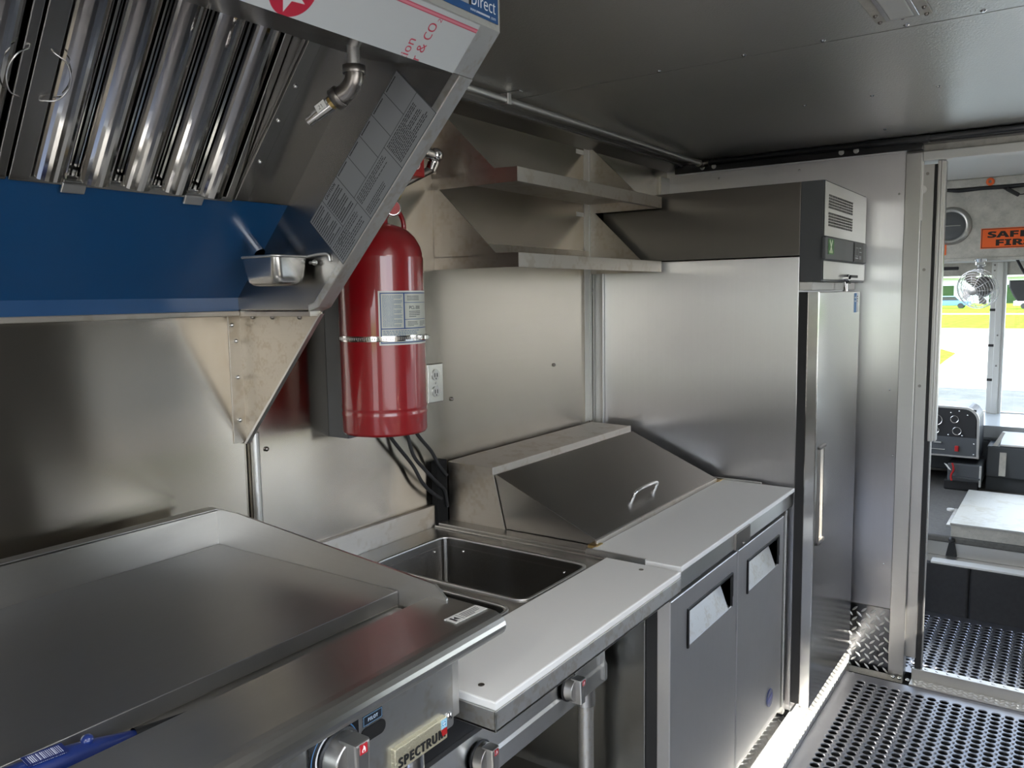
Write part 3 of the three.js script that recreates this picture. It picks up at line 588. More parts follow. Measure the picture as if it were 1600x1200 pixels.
  mesh('nameplate_emblem', [flat([0.963, 0.9085, -0.8195], [1, 0, 0], [0, 1, 0], 0.014, 0.015, 0.0012)], print(64, 80, (c) => { c.fillStyle = '#9ccbe0'; c.fillRect(0, 0, 64, 80); c.fillStyle = '#2f7fae'; c.beginPath(); c.arc(32, 40, 20, 0, 7); c.fill(); c.fillStyle = '#e8f2f6'; c.fillRect(26, 18, 8, 44); c.fillRect(14, 34, 36, 8); }), np);
  const tg = new TextGeometry('SPECTRUM', { font, size: 0.0150, depth: 0.0022, curveSegments: 4, bevelEnabled: false }); tg.computeBoundingBox();
  const tw = tg.boundingBox.max.x; tg.scale(0.112 / tw, 1, 1).translate(0.853, 0.8865, -0.8205);
  mesh('letters', [tg.toNonIndexed()], M.black, np);
  mesh('letter_block', [bx(0.9565, 0.9685, 0.8900, 0.9010, -0.8208, -0.8178)], M.redPaint, np);
  for (const [x, z] of [[0.918, -0.852], [0.918, -1.44], [0.16, -0.852]]) mesh('leg', [cyl([x, 0.742, z], [x, 0.86, z], 0.0185), cyl([x, 0.845, z], [x, 0.892, z], 0.021)], M.chrome, t);
}
// stand under the griddle
{
  const t = thing('equipment_stand', 'low black stand under the griddle, mostly out of view', 'stand', [0.57, 0.05, -1.2]);
  mesh('stand_top', [bx(0.09, 1.03, 0.717, 0.742, -1.55, -0.82, 0.003)], M.black, t);  // shade under the griddle put into its black colour
  for (const [x, z] of [[0.13, -0.9], [0.99, -0.9], [0.13, -1.5], [0.99, -1.5]]) mesh('leg', [cyl([x, 0.05, z], [x, 0.719, z], 0.02)], M.galv, t);
}
// lighter in the griddle's trough
{
  const a = V(0.612, 1.049, -0.957), b = V(0.30, 1.073, -0.954), dir = b.clone().sub(a).normalize();
  const t = thing('gas_lighter', 'blue long-nosed lighter with black tip lying in the griddle trough', 'lighter', [0.45, 1.02, -0.94]);
  const at = (k, dy = 0) => [a.x + dir.x * k, a.y + dir.y * k + dy, a.z + dir.z * k];
  mesh('barrel', [lathe(at(0), dir.toArray(), [[0, 0], [0.003, 0.001], [0.004, 0.03], [0.0065, 0.075], [0.009, 0.092]], 16)], M.blackGloss, t);
  const h = mesh('handle', [lathe(at(0.088), dir.toArray(), [[0, 0], [0.006, 0], [0.010, 0.025], [0.015, 0.055], [0.020, 0.10], [0.020, 0.2], [0.016, 0.22], [0, 0.225]], 24)], M.bluePlastic, t);
  mesh('wheel', [ball(at(0.150, 0.016), 0.008)], M.bluePlastic, h);
  mesh('barcode', [flat([at(0.2)[0], at(0.2)[1] + 0.0205, at(0.2)[2] + 0.004], dir.toArray(), [0, 0.2, -1], 0.045, 0.02)], print(128, 64, (c) => { c.fillStyle = '#18265f'; c.fillRect(0, 0, 128, 64); c.fillStyle = '#d8dcea'; for (let i = 0; i < 18; i++) c.fillRect(10 + i * 6, 8, 1 + 3 * rnd(), 44); }), h);
}

// --- range hood
{
  const xl = -0.45, xi = 1.16, xe = 1.195;
  const t = thing('range_hood', 'angled stainless exhaust hood with blue film and printed film hanging over the griddle', 'exhaust hood', [0.4, 1.575, -1.35]);
  const th = 54.5 * Math.PI / 180;
  // end panel, double-walled
  mesh('end_panel', [prism('x', [[1.577, ZL], [1.577, -1.322], [1.589, -1.302], [1.988, -0.916], [2.056, -0.852], [YC, -0.852], [YC, ZL]], xi, xe, { bevel: 0.004, seg: 3 })], M.hood, t);
  mesh('edge_trim', [prism('x', [[1.574, -1.330], [1.584, -1.299], [1.986, -0.911], [1.999, -0.924], [1.595, -1.312], [1.590, -1.330]], xi - 0.001, xe + 0.001, { bevel: 0.002 })], M.galv, t);
  // blue film-covered back
  mesh('back_panel', [prism('x', [[1.577, -1.563], [1.607, -1.563], [1.798, -1.381], [1.80, -1.39], [1.607, -1.573], [1.577, -1.573]], xl, xi)], M.blueFilm, t);
  mesh('rear_hem', [bx(xl, xi, 1.566, 1.578, ZL + 0.001, -1.560, 0.002)], M.wallStained, t);
  mesh('filler_panel', [prism('x', [[1.799, -1.381], [2.075, -1.135], [2.08, -1.142], [1.803, -1.39]], 1.024, xi)], M.hood, t);
  mesh('filter_rail', [prism('x', [[1.800, -1.376], [2.075, -1.130], [2.072, -1.126], [1.797, -1.372]], 1.022, 1.052, { bevel: 0.001 }), prism('x', [[1.80, -1.381], [2.09, -1.13], [2.10, -1.20], [1.82, -1.40]], 1.021, 1.024)], M.hood, t);
  for (const [q, x] of [[0.25, 1.038], [0.5, 1.036], [0.7, 1.038]]) mesh('screw', [ball([x, 1.797 + q * 0.275, -1.372 + q * 0.246], 0.0045)], M.chrome, t);
  // front gutter and the slanted front with its protective film
  mesh('front_gutter', [prism('x', [[1.988, -0.913], [2.052, -1.134], [2.075, -1.134], [2.062, -0.92]], xl, xi)], M.hood, t);
  mesh('front_face', [prism('x', [[1.988, -0.912], [2.056, -0.850], [YC, -0.850], [YC, -0.86], [2.062, -0.86], [1.996, -0.92]], xl, xe)], M.galv, t);
  mesh('top_void', [bx(xl, xi, YC - 0.02, YC - 0.001, ZL + 0.01, -0.87)], M.hood, t);
  const up = V(0, 0.068, 0.062).normalize(), L = 0.092, fx0 = -0.36, fx1 = 1.140, mid = [(fx0 + fx1) / 2, 1.988 + 0.034 * 0.97, -0.912 + 0.031 * 0.97];
  const nrm = V(1, 0, 0).cross(up); const film = flat([mid[0], mid[1] + nrm.y * 0.001, mid[2] + nrm.z * 0.001], [1, 0, 0], up.toArray(), fx1 - fx0, L * 0.985, 0.0006);
  mesh('printed_film', [film], print(2048, 126, (c, w, h) => {
    const k = w / (fx1 - fx0), X = (x) => (x - fx0) * k, Y = (v) => h - v * k;
    c.fillStyle = '#b9bfc2'; c.fillRect(0, 0, w, h);
    c.fillStyle = '#cf7f8e'; c.fillRect(0, Y(0.0835), w, 0.0045 * k); c.fillStyle = '#b23a52'; c.fillRect(0, Y(0.0845), w, 0.0014 * k); c.fillRect(0, Y(0.079), w, 0.0014 * k);
    c.fillStyle = '#b3283f';
    const rot = (s, x, v, size) => { c.save(); c.translate(X(x), Y(v)); c.rotate(-Math.PI / 2); c.font = `${size * k}px sans-serif`; c.fillText(s, 0, 0); c.restore(); };
    rot('tion', 1.021, -0.006, 0.0225); rot('er & CO', 1.049, -0.014, 0.0235); rot('2', 1.053, 0.071, 0.012);
    rot('tion', 0.411, -0.006, 0.0225); rot('er & CO', 0.439, -0.014, 0.0235);
    for (const lx of [0.772, 0.16]) {                // round red emblem with a pale star-cut
      c.beginPath(); c.arc(X(lx), Y(0.036), 0.037 * k, 0, 7); c.fill(); c.fillStyle = '#c9cdd0';
      c.beginPath(); for (const [a, b] of [[-0.02, 0.074], [-0.004, 0.056], [0.016, 0.072], [0.006, 0.046], [0.026, 0.034], [0.004, 0.032], [-0.002, 0.014], [-0.012, 0.034], [-0.03, 0.036], [-0.014, 0.052]]) c.lineTo(X(lx + a), Y(b - 0.010)); c.closePath(); c.fill(); c.fillStyle = '#b3283f';
    }
  }, { roughness: 0.38 }), t);
  mesh('blue_sticker', [flat([1.030, 2.126, -0.8493], [1, 0, 0], [0, 1, 0], 0.318, 0.118)], print(1024, 380, (c, w, h) => {
    c.fillStyle = '#1f4f86'; c.fillRect(0, 0, w, h); c.fillStyle = '#eef3f8'; c.font = '84px sans-serif'; c.textAlign = 'right'; c.fillText('Direct', w - 22, h - 48);
    c.font = '22px sans-serif'; c.fillText('www.                      .com', w - 22, h - 14); for (let i = 0; i < 11; i++) c.fillRect(w - 196 + i * 11, h - 26, 7, 11);
    c.fillStyle = '#c6ab86'; c.beginPath(); c.ellipse(560, 270, 50, 90, 0.3, 0, 7); c.fill(); c.fillStyle = '#9aa0a8'; c.fillRect(680, 170, 80, 170); c.fillStyle = '#1a1d22'; c.fillRect(760, 190, 22, 150);
  }), t);
  // caution sheet on the inside of the end panel (the codes on it are left blank)
  const s0 = V(0, 1.762, -1.309), sx = V(0, 0.261, 0.253), sy = V(0, -0.095, 0.085);
  const cen = s0.clone().addScaledVector(sx, 0.5).addScaledVector(sy, 0.5), SL = sx.length(), SH = 0.130;
  const ex = sx.clone().normalize(), ey = V(-1, 0, 0).cross(ex);
  mesh('caution_sheet', [flat([xi - 0.0012, cen.y, cen.z], ex.toArray(), ey.toArray(), SL, SH)], print(1024, 368, (c, w, h) => {
    c.fillStyle = '#8f9295'; c.fillRect(0, 0, w, h); c.strokeStyle = '#3a3c3e'; c.lineWidth = 3; c.strokeRect(2, 2, w - 4, h - 4);
    const top = h * 0.52, x1 = w * 0.155, x2 = w * 0.325;
    for (const x of [x1, x2, w * 0.46, w * 0.595, w * 0.73, w * 0.865]) { c.beginPath(); c.moveTo(x, 0); c.lineTo(x, x < x2 ? h * 0.62 : top); c.stroke(); }
    c.beginPath(); c.moveTo(x1, top + 0.1 * h); c.lineTo(x2, top + 0.1 * h); c.moveTo(x2, top); c.lineTo(w, top); c.moveTo(x2, 0); c.lineTo(x2, h); c.moveTo(w * 0.66, top); c.lineTo(w * 0.66, h); c.moveTo(0, 0.62 * h); c.lineTo(x1, 0.62 * h); c.stroke();
    for (let i = 0; i < 5; i++) textLines(c, x2 + 12 + i * w * 0.135, 8, w * 0.1, 14, 1, '#2c2e30', 0.6);
    c.fillStyle = '#26282a'; c.font = 'bold 26px sans-serif'; c.fillText('CAUTION', x1 + 22, 30); c.font = 'bold 22px sans-serif'; c.fillText('\u26A0', x1 + 2, 28); c.fillText('\u26A0', x2 - 26, 28);
    textLines(c, x1 + 10, 44, w * 0.145, 170, 10, '#303234'); textLines(c, 10, 12, x1 - 24, 210, 13, '#303234'); textLines(c, 14, 240, w * 0.28, 116, 8, '#3a3c3e', 0.4);
    textLines(c, x2 + 12, top + 14, w * 0.31, 60, 5, '#3a3c3e', 0.4); textLines(c, x2 + 12, top + 110, w * 0.2, 50, 4, '#3a3c3e', 0.4); textLines(c, w * 0.675, top + 12, w * 0.3, 140, 12, '#303234', 0.45);
    c.beginPath(); c.arc(130, 262, 15, 0, 7); c.stroke(); c.beginPath(); c.arc(84, 268, 15, 0, 7); c.stroke();
  }, { metalness: 0.2, roughness: 0.5 }), t);
  // grease spout
  const a = [1.104, 1.731, -1.444], b = [1.104, 1.697, -1.408];
  mesh('drip_spout', [cyl(a, b, 0.0125, 0.0125, 20, true), cyl(a, b, 0.0115, 0.0115, 20, true)], M.chrome, t);
}
// --- baffle filters
function baffleFilter(x0, x1, label) {
  const th = 54.5 * Math.PI / 180, s = V(0, Math.sin(th), Math.cos(th)), nn = V(0, -Math.cos(th), Math.sin(th)), o = V(x0, 1.797, -1.381), L = 0.43;
  const t = thing('baffle_filter', label, 'grease filter', [x0, 1.797, -1.381], 'hood baffle filters');
  const put = (g) => placed(g, o.toArray(), [1, 0, 0], s.toArray()); // local x across, y up the slope, z out of the filter
  const lb = (x, X, y, Y, z, Z, r = 0) => put(bx(x, X, y, Y, z, Z, r));
  const W = x1 - x0, p = 0.0745, n = 5, m0 = 0.034;
  mesh('frame', [lb(0, 0.032, 0, L, -0.03, 0.004, 0.002), lb(W - 0.016, W, 0, L, -0.03, 0.004, 0.002), lb(0, W, L - 0.02, L, -0.03, 0.002, 0.002), lb(0, W, -0.002, 0.008, -0.03, 0.004, 0.001)], M.hood, t);
  for (let i = 0; i < n; i++) {
    const cx = m0 + 0.028 + i * p, prof = [], back = [];
    for (let k = 0; k <= 14; k++) { const a = Math.PI * k / 14; prof.push([cx + 0.0285 * Math.cos(a), -0.008 + 0.021 * Math.sin(a)]); }
    for (let k = 14; k >= 0; k--) { const a = Math.PI * k / 14; back.push([cx + 0.0275 * Math.cos(a), -0.009 + 0.020 * Math.sin(a)]); }
    const g = prism('y', [...prof, ...back].map(([x, z]) => [x, z]), 0.006, L - 0.02);
    mesh('baffle', [put(g)], M.mirror, t);
    if (i < n - 1) {                                // deeper trough facing the other way, between two baffles
      const c2 = cx + p / 2, q = []; for (let k = 0; k <= 12; k++) { const a = Math.PI * k / 12; q.push([c2 + 0.026 * Math.cos(a), -0.016 - 0.016 * Math.sin(a)]); }
      for (let k = 12; k >= 0; k--) { const a = Math.PI * k / 12; q.push([c2 + 0.025 * Math.cos(a), -0.0165 - 0.015 * Math.sin(a)]); }
      mesh('rear_baffle', [put(prism('y', q, 0.004, L - 0.02))], M.mirrorShaded, t);
      mesh('drain_lip', [lb(c2 - 0.014, c2 + 0.014, 0.004, 0.012, -0.016, -0.004, 0.002)], M.mirror, t);
    }
  }
  mesh('backing', [lb(0.01, W - 0.01, 0.0, L, -0.036, -0.033)], M.void, t);
  for (const cx of [m0 + 0.066, m0 + 0.066 + 3 * p]) mesh('clip', [lb(cx - 0.02, cx + 0.02, -0.014, 0.004, 0.003, 0.008, 0.002)], M.steelFine, t);
  const hx = 0.018;
  mesh('handle', [put(tube([[hx, 0.134, 0.003], [hx + 0.002, 0.137, 0.009], [hx + 0.018, 0.145, 0.016], [hx + 0.028, 0.165, 0.019], [hx + 0.028, 0.185, 0.019], [hx + 0.018, 0.205, 0.016], [hx + 0.002, 0.213, 0.009], [hx, 0.216, 0.003]], 0.0013, 60, 6))], M.chrome, t);
  return t;
}
{
  const f = baffleFilter(0.612, 1.020, 'right-hand chrome baffle filter in the hood, next to the sprinkler nozzle');
  const g = f.clone(); g.name = numbered('baffle_filter'); g.position.x -= 0.412; scene.add(g);
  const hd = g.children.find((c) => c.name.startsWith('handle')); hd.position.x = 0.418; hd.scale.x = -1;
  tag(g, 'left-hand chrome baffle filter in the hood, cut off by the picture edge', 'grease filter', 'hood baffle filters');
}
// --- grease cup hung on the end panel
{
  const t = thing('grease_cup', 'small rounded steel grease cup hanging under the drip spout on the hood', 'cup', [1.108, 1.628, -1.365]);
  const x0 = 1.062, x1 = 1.150, z0 = -1.420, z1 = -1.308, y0 = 1.629, y1 = 1.688;
  const ring = (y, k, r) => rrect(x0 + k, x1 - k, z0 + k, z1 - k, r, 8).map(([a, b]) => [a, y, b]);
  const rings = [ring(y1, 0.000, 0.016), ring(y0 + 0.02, 0.003, 0.018), ring(y0 + 0.008, 0.006, 0.02), ring(y0 + 0.002, 0.012, 0.02), ring(y0, 0.020, 0.02)];
  const pos = []; for (let i = 0; i < rings.length - 1; i++) for (let k = 0; k < rings[i].length; k++) { const m = (k + 1) % rings[i].length, A = rings[i][k], B = rings[i][m], C = rings[i + 1][m], D = rings[i + 1][k]; pos.push(...A, ...D, ...B, ...B, ...D, ...C); }
  const last = rings[rings.length - 1], cx = [(x0 + x1) / 2, y0, (z0 + z1) / 2]; for (let k = 0; k < last.length; k++) pos.push(...last[k], ...cx, ...last[(k + 1) % last.length]);
  const idx = new Map(), nrmAcc = []; const g = new THREE.BufferGeometry(); g.setAttribute('position', new THREE.Float32BufferAttribute(pos, 3)); g.computeVertexNormals();
  { const p = g.attributes.position, n = g.attributes.normal; for (let i = 0; i < p.count; i++) { const k = [p.getX(i), p.getY(i), p.getZ(i)].map((v) => v.toFixed(5)).join(); if (!idx.has(k)) idx.set(k, V()); idx.get(k).add(V(n.getX(i), n.getY(i), n.getZ(i))); } for (let i = 0; i < p.count; i++) { const k = [p.getX(i), p.getY(i), p.getZ(i)].map((v) => v.toFixed(5)).join(), q = idx.get(k).clone().normalize(); n.setXYZ(i, q.x, q.y, q.z); } }
  mesh('bowl', [uvs(g)], P({ color: rgb(0.62, 0.62, 0.60), metalness: 1, roughness: 0.24 }), t);
  mesh('rim', [tube(rrect(x0 - 0.001, x1 + 0.001, z0 - 0.001, z1 + 0.001, 0.017, 8).map(([a, b]) => [a, y1, b]), 0.0028, 120, 8, true)], M.steelFine, t);
  mesh('hook', [tube([[1.145, 1.688, z1 + 0.001], [1.152, 1.692, z1 + 0.03], [1.1565, 1.690, z1 + 0.048], [1.158, 1.678, z1 + 0.05]], 0.003, 24, 8), ball([1.152, 1.676, z1 + 0.012], 0.006), cyl([1.150, 1.676, z1], [1.150, 1.676, z1 + 0.02], 0.003)], M.steelFine, t);
}
// --- fire nozzle under the hood
{
  const t = thing('fire_nozzle', 'fire suppression nozzle on a short pipe and elbow hanging under the hood', 'nozzle', [1.0, 1.9, -1.01]);
  mesh('pipe', [cyl([1.0, 2.05, -1.01], [1.0, 1.982, -1.01], 0.0105)], M.galv, t);
  mesh('elbow', [tube([[1.0, 1.985, -1.01], [1.0, 1.962, -1.011], [0.998, 1.947, -1.024], [0.992, 1.937, -1.042]], 0.0155, 24, 14), lathe([1.0, 1.977, -1.01], [0, 1, 0], [[0.0155, -0.004], [0.019, -0.004], [0.019, 0.008], [0.011, 0.008]], 20), lathe([0.992, 1.937, -1.042], [-0.2, -0.42, -0.72], [[0.0155, -0.006], [0.019, -0.006], [0.019, 0.007], [0.01, 0.007]], 20)], M.fitting, t);
  const d = V(-0.2, -0.42, -0.72).normalize(), o = V(0.992, 1.937, -1.042), q = (k) => o.clone().addScaledVector(d, k).toArray();
  mesh('adapter', [cyl(q(0.004), q(0.018), 0.0115, 0.0115, 6)], M.brass, t);
  const nz = mesh('nozzle_head', [cyl(q(0.016), q(0.032), 0.0125, 0.0125, 6), cyl(q(0.032), q(0.052), 0.0105), cyl(q(0.052), q(0.068), 0.0085), lathe(q(0.068), d.toArray(), [[0.0085, 0], [0.0065, 0.001], [0.0055, -0.004], [0, -0.004]], 20)], M.chrome, t);
  const out = V(-1, 0.2, 0.55).normalize(), side = d.clone().cross(out).normalize(), ou = side.clone().cross(d);
  mesh('number_tag', [flat(V(...q(0.030)).addScaledVector(ou, 0.0128).toArray(), d.clone().negate().toArray(), ou.clone().cross(d.clone().negate()).toArray(), 0.02, 0.014)], print(96, 64, (c) => { c.fillStyle = '#d8d8d4'; c.fillRect(0, 0, 96, 64); c.fillStyle = '#333'; c.font = '44px sans-serif'; c.textAlign = 'center'; c.fillText('21', 48, 48); }), nz);
}
// --- triangular splash panel under the hood end
{
  const t = thing('splash_panel', 'stained triangular steel end panel under the hood against the wall', 'panel', [1.19, 1.268, -1.5]);
  mesh('sheet', [prism('x', [[1.574, ZL], [1.574, -1.322], [1.566, -1.322], [1.268, -1.592], [1.268, ZL]], 1.188, 1.191)], P({ color: rgb(0.66, 0.61, 0.53), metalness: 1, roughness: 0.5, map: rep(stainColor, 3.5) }), t);
  mesh('edge_fold', [prism('x', [[1.570, -1.318], [1.566, -1.328], [1.268, -1.598], [1.266, -1.590]], 1.182, 1.193, { bevel: 0.001 })], M.steelFine, t);
  mesh('wall_flange', [bx(1.155, 1.19, 1.27, 1.574, ZL, ZL + 0.003, 0.001), bx(1.16, 1.19, 1.565, 1.576, ZL, -1.325, 0.001)], M.wallStained, t);
  for (const [y, x] of [[1.545, 1.163], [1.508, 1.172], [1.424, 1.172], [1.324, 1.172]]) mesh('screw', [ball([x, y, ZL + 0.005], 0.0055)], M.chrome, t);
  for (const z of [-1.55, -1.48, -1.39]) mesh('screw', [ball([1.186, 1.563, z], 0.0055)], M.fitting, t);
}
// pipe behind the griddle
single('wall_pipe', [cyl([1.205, 0.78, ZL + 0.012], [1.205, 1.29, ZL + 0.012], 0.0105)], M.galv, 'thin upright pipe on the wall below the triangular splash panel', 'pipe');

// --- fire suppression cylinder
{
  const cx = 1.472, cz = -1.420, R = 0.1055, y0 = 1.268, t = thing('fire_cylinder', 'large red fire suppression cylinder strapped to the wall beside the hood', 'fire extinguisher', [cx, y0, cz]);
  mesh('tank', [lathe([cx, y0, cz], [0, 1, 0], [[0, 0.006], [R - 0.012, 0.0], [R - 0.003, 0.002], [R, 0.008], [R, 0.048], [R + 0.002, 0.051], [R, 0.055], [R, 0.064], [R + 0.002, 0.068], [R, 0.072], [R, 0.430], [R - 0.002, 0.434], [R - 0.0015, 0.440], [R - 0.006, 0.458], [R - 0.018, 0.480], [R - 0.036, 0.498], [R - 0.058, 0.508], [0.03, 0.513], [0.022, 0.516], [0.020, 0.55], [0, 0.55]], 72)], M.red, t);
  mesh('valve', [cyl([cx, y0 + 0.54, cz], [cx, y0 + 0.62, cz], 0.022), cyl([cx, y0 + 0.59, cz], [cx + 0.07, y0 + 0.59, cz], 0.013)], M.brass, t);
  const gd = V(-0.55, 0.05, 0.83).normalize();
  const g = mesh('gauge', [cyl([cx, y0 + 0.552, cz], [cx + 0.035, y0 + 0.553, cz + 0.012], 0.008), lathe([cx + 0.035, y0 + 0.553, cz + 0.012], gd.toArray(), [[0, 0], [0.02, 0], [0.021, 0.012], [0.018, 0.014], [0, 0.0135]], 24)], M.chrome, t);
  mesh('gauge_face', [placed(new THREE.CylinderGeometry(0.017, 0.017, 0.001, 24).rotateX(Math.PI / 2).toNonIndexed(), V(cx + 0.035, y0 + 0.553, cz + 0.012).addScaledVector(gd, 0.0148).toArray(), V(0, 1, 0).cross(gd).toArray(), [0, 1, 0])], M.redPaint, g);
  mesh('lifting_loop', [tube([[cx + 0.040, y0 + 0.500, cz - 0.022], [cx + 0.043, y0 + 0.53, cz - 0.02], [cx + 0.047, y0 + 0.548, cz - 0.008], [cx + 0.050, y0 + 0.553, cz + 0.004], [cx + 0.054, y0 + 0.545, cz + 0.016], [cx + 0.057, y0 + 0.525, cz + 0.026], [cx + 0.058, y0 + 0.49, cz + 0.03]], 0.0062, 50, 10)], M.red, t);
  // data plate wrapped on the front, from the middle to the right edge
  const th0 = Math.atan2(0.69, -0.72) + 0.07, th1 = th0 - 1.75, W = 24, H = 0.128, yb = y0 + 0.222, pos = [], nor = [], uv = [];
  for (let i = 0; i < W; i++) { const f = (k) => { const a = th0 + (th1 - th0) * k / W; return [Math.cos(a), Math.sin(a)]; }, [c0, s0] = f(i), [c1, s1] = f(i + 1), r = R + 0.0006;
    const q = [[c0, s0, 0, i], [c1, s1, 0, i + 1], [c1, s1, 1, i + 1], [c0, s0, 0, i], [c1, s1, 1, i + 1], [c0, s0, 1, i]];
    for (const [c, s, v, k] of q) { pos.push(cx + c * r, yb + v * H, cz + s * r); nor.push(c, 0, s); uv.push(k / W, v); } }
  const lg = new THREE.BufferGeometry(); lg.setAttribute('position', new THREE.Float32BufferAttribute(pos, 3)); lg.setAttribute('normal', new THREE.Float32BufferAttribute(nor, 3)); lg.setAttribute('uv', new THREE.Float32BufferAttribute(uv, 2));
  mesh('data_plate', [lg], print(768, 512, (c, w, h) => {
    c.fillStyle = '#b9bcb2'; c.fillRect(0, 0, w, h); c.strokeStyle = '#d4d6d2'; c.lineWidth = 12; c.strokeRect(4, 4, w - 8, h - 8); c.strokeStyle = '#27477f'; c.lineWidth = 10; c.strokeRect(22, 22, w - 44, h - 44);
    c.fillStyle = '#27477f'; c.fillRect(255, 20, 14, 340); c.fillRect(20, 352, w - 40, 10); c.fillRect(262, 110, w, 5); c.fillRect(262, 270, w, 5);
    textLines(c, 40, 40, 205, 300, 26, '#5f738f', 0.5); c.fillStyle = '#2b2f36'; c.font = 'bold 44px sans-serif'; c.fillText('PCL-300', 320, 176); textLines(c, 300, 46, 180, 50, 3, '#4a4e50'); textLines(c, 320, 190, 180, 66, 4, '#4a4e50'); textLines(c, 300, 290, 150, 50, 4, '#4a4e50'); textLines(c, 480, 290, 150, 50, 4, '#4a4e50'); textLines(c, 40, 372, 420, 90, 6, '#5f738f', 0.5);
  }, { roughness: 0.35 }), t);
  const bd = mesh('band_clamp', [lathe([cx, y0 + 0.237, cz], [0, 1, 0], [[R + 0.0008, -0.0065], [R + 0.002, -0.0065], [R + 0.002, 0.0065], [R + 0.0008, 0.0065]], 72)], M.chrome, t);
  const ang = th0 - 1.18, bc = [cx + Math.cos(ang) * (R + 0.008), y0 + 0.237, cz + Math.sin(ang) * (R + 0.008)], tv = [Math.sin(ang), 0, -Math.cos(ang)];
  mesh('clamp_screw', [placed(new RoundedBoxGeometry(0.02, 0.014, 0.014, 2, 0.003).toNonIndexed(), bc, tv, [0, 1, 0]), cyl(bc, [bc[0] + tv[0] * 0.022, bc[1], bc[2] + tv[2] * 0.022], 0.0045)], M.chrome, bd);
  const rib = []; for (let i = 0; i < 46; i++) { const a = th0 + 1.2 - i * 0.05; rib.push(placed(new THREE.BoxGeometry(0.0022, 0.007, 0.0006).toNonIndexed(), [cx + Math.cos(a) * (R + 0.0022), y0 + 0.237, cz + Math.sin(a) * (R + 0.0022)], [Math.sin(a), 0, -Math.cos(a)], [0, 1, 0])); }
  stuff('clamp_teeth', rib, M.fitting, bd);
}
{
  const t = thing('cylinder_bracket', 'grey steel channel bracket on the wall behind the red cylinder', 'bracket', [1.49, 1.243, -1.56]);
  mesh('channel', [bx(1.447, 1.450, 1.243, 1.78, ZL, -1.528, 0.001), bx(1.530, 1.533, 1.243, 1.78, ZL, -1.528, 0.001), bx(1.447, 1.533, 1.243, 1.78, -1.531, -1.528, 0.001)], M.greyPaint, t);
  mesh('strap_slot', [bx(1.4455, 1.4472, 1.487, 1.515, -1.541, -1.536)], M.black, t);
}
// --- red control box and pipe fitting behind the hood edge
{
  const t = thing('alarm_box', 'small red wall box with a round white emblem above the fire cylinder', 'control box', [1.675, 1.94, -1.53]);
  mesh('box', [bx(1.60, 1.742, 1.930, 2.10, ZL, -1.50, 0.004)], M.redPaint, t);
  mesh('emblem', [flat([1.706, 1.964, -1.4995], [1, 0, 0], [0, 1, 0], 0.045, 0.045)], print(96, 96, (c) => { c.fillStyle = '#a3151a'; c.fillRect(0, 0, 96, 96); c.strokeStyle = '#efe4e0'; c.lineWidth = 7; c.beginPath(); c.arc(48, 48, 32, 0, 7); c.stroke(); c.beginPath(); c.arc(48, 52, 14, -0.9, 4.0); c.stroke(); c.fillStyle = '#efe4e0'; c.fillRect(45, 26, 6, 24); }), t);
}
{
  const t = thing('pipe_elbow', 'shiny metal pipe elbow fitting sticking out right of the red wall box', 'pipe fitting', [1.80, 1.98, -1.54]);
  mesh('nipple', [cyl([1.742, 2.012, -1.54], [1.775, 2.010, -1.54], 0.0145), cyl([1.742, 2.012, -1.54], [1.750, 2.012, -1.54], 0.0175)], M.galv, t);
  mesh('nut', [cyl([1.772, 2.010, -1.54], [1.796, 2.009, -1.54], 0.020, 0.020, 6)], M.chrome, t);
  mesh('elbow', [tube([[1.796, 2.009, -1.54], [1.818, 2.006, -1.54], [1.832, 1.994, -1.542], [1.832, 1.975, -1.546]], 0.0165, 24, 14), ball([1.834, 2.006, -1.535], 0.021)], M.chrome, t);
  mesh('union_nut', [cyl([1.830, 1.982, -1.545], [1.822, 1.962, -1.548], 0.020, 0.019, 6)], M.chrome, t);
  mesh('pipe', [cyl([1.824, 1.966, -1.548], [1.69, 1.905, -1.560], 0.0115), cyl([1.70, 1.908, -1.56], [1.66, 1.893, -1.56], 0.02, 0.018)], M.fitting, t);
}
// --- socket outlet
{
  const t = thing('wall_outlet', 'steel double socket outlet on the wall right of the red cylinder', 'outlet', [1.872, 1.342, ZL]);
  mesh('cover_plate', [bx(1.836, 1.908, 1.284, 1.402, ZL, ZL + 0.009, 0.003)], P({ color: rgb(0.78, 0.77, 0.72), metalness: 1, roughness: 0.24 }), t);
  for (const y of [1.368, 1.318]) { const s = mesh('socket', [placed(new THREE.CylinderGeometry(0.0165, 0.0165, 0.003, 24).rotateX(Math.PI / 2).toNonIndexed(), [1.872, y, ZL + 0.0095], [1, 0, 0], [0, 1, 0])], M.alu, t); mesh('slot', [bx(1.865, 1.868, y - 0.006, y + 0.006, ZL + 0.0095, ZL + 0.0115), bx(1.876, 1.879, y - 0.006, y + 0.006, ZL + 0.0095, ZL + 0.0115), bx(1.870, 1.874, y - 0.013, y - 0.009, ZL + 0.0095, ZL + 0.0115)], M.black, s); }
  mesh('screw', [ball([1.872, 1.343, ZL + 0.0095], 0.003)], M.chrome, t);
}
// small wall screws
for (const [x, y] of [[1.245, 1.243], [1.955, 1.285], [2.56, 1.345]]) single('wall_screw', [ball([x, y, ZL + 0.002], 0.006)], M.fitting, x < 1.5 ? 'single screw in the wall left of the red cylinder' : x < 2.2 ? 'small screw in the wall just right of the socket outlet' : 'small screw in the wall between outlet and joint strip', 'screw');
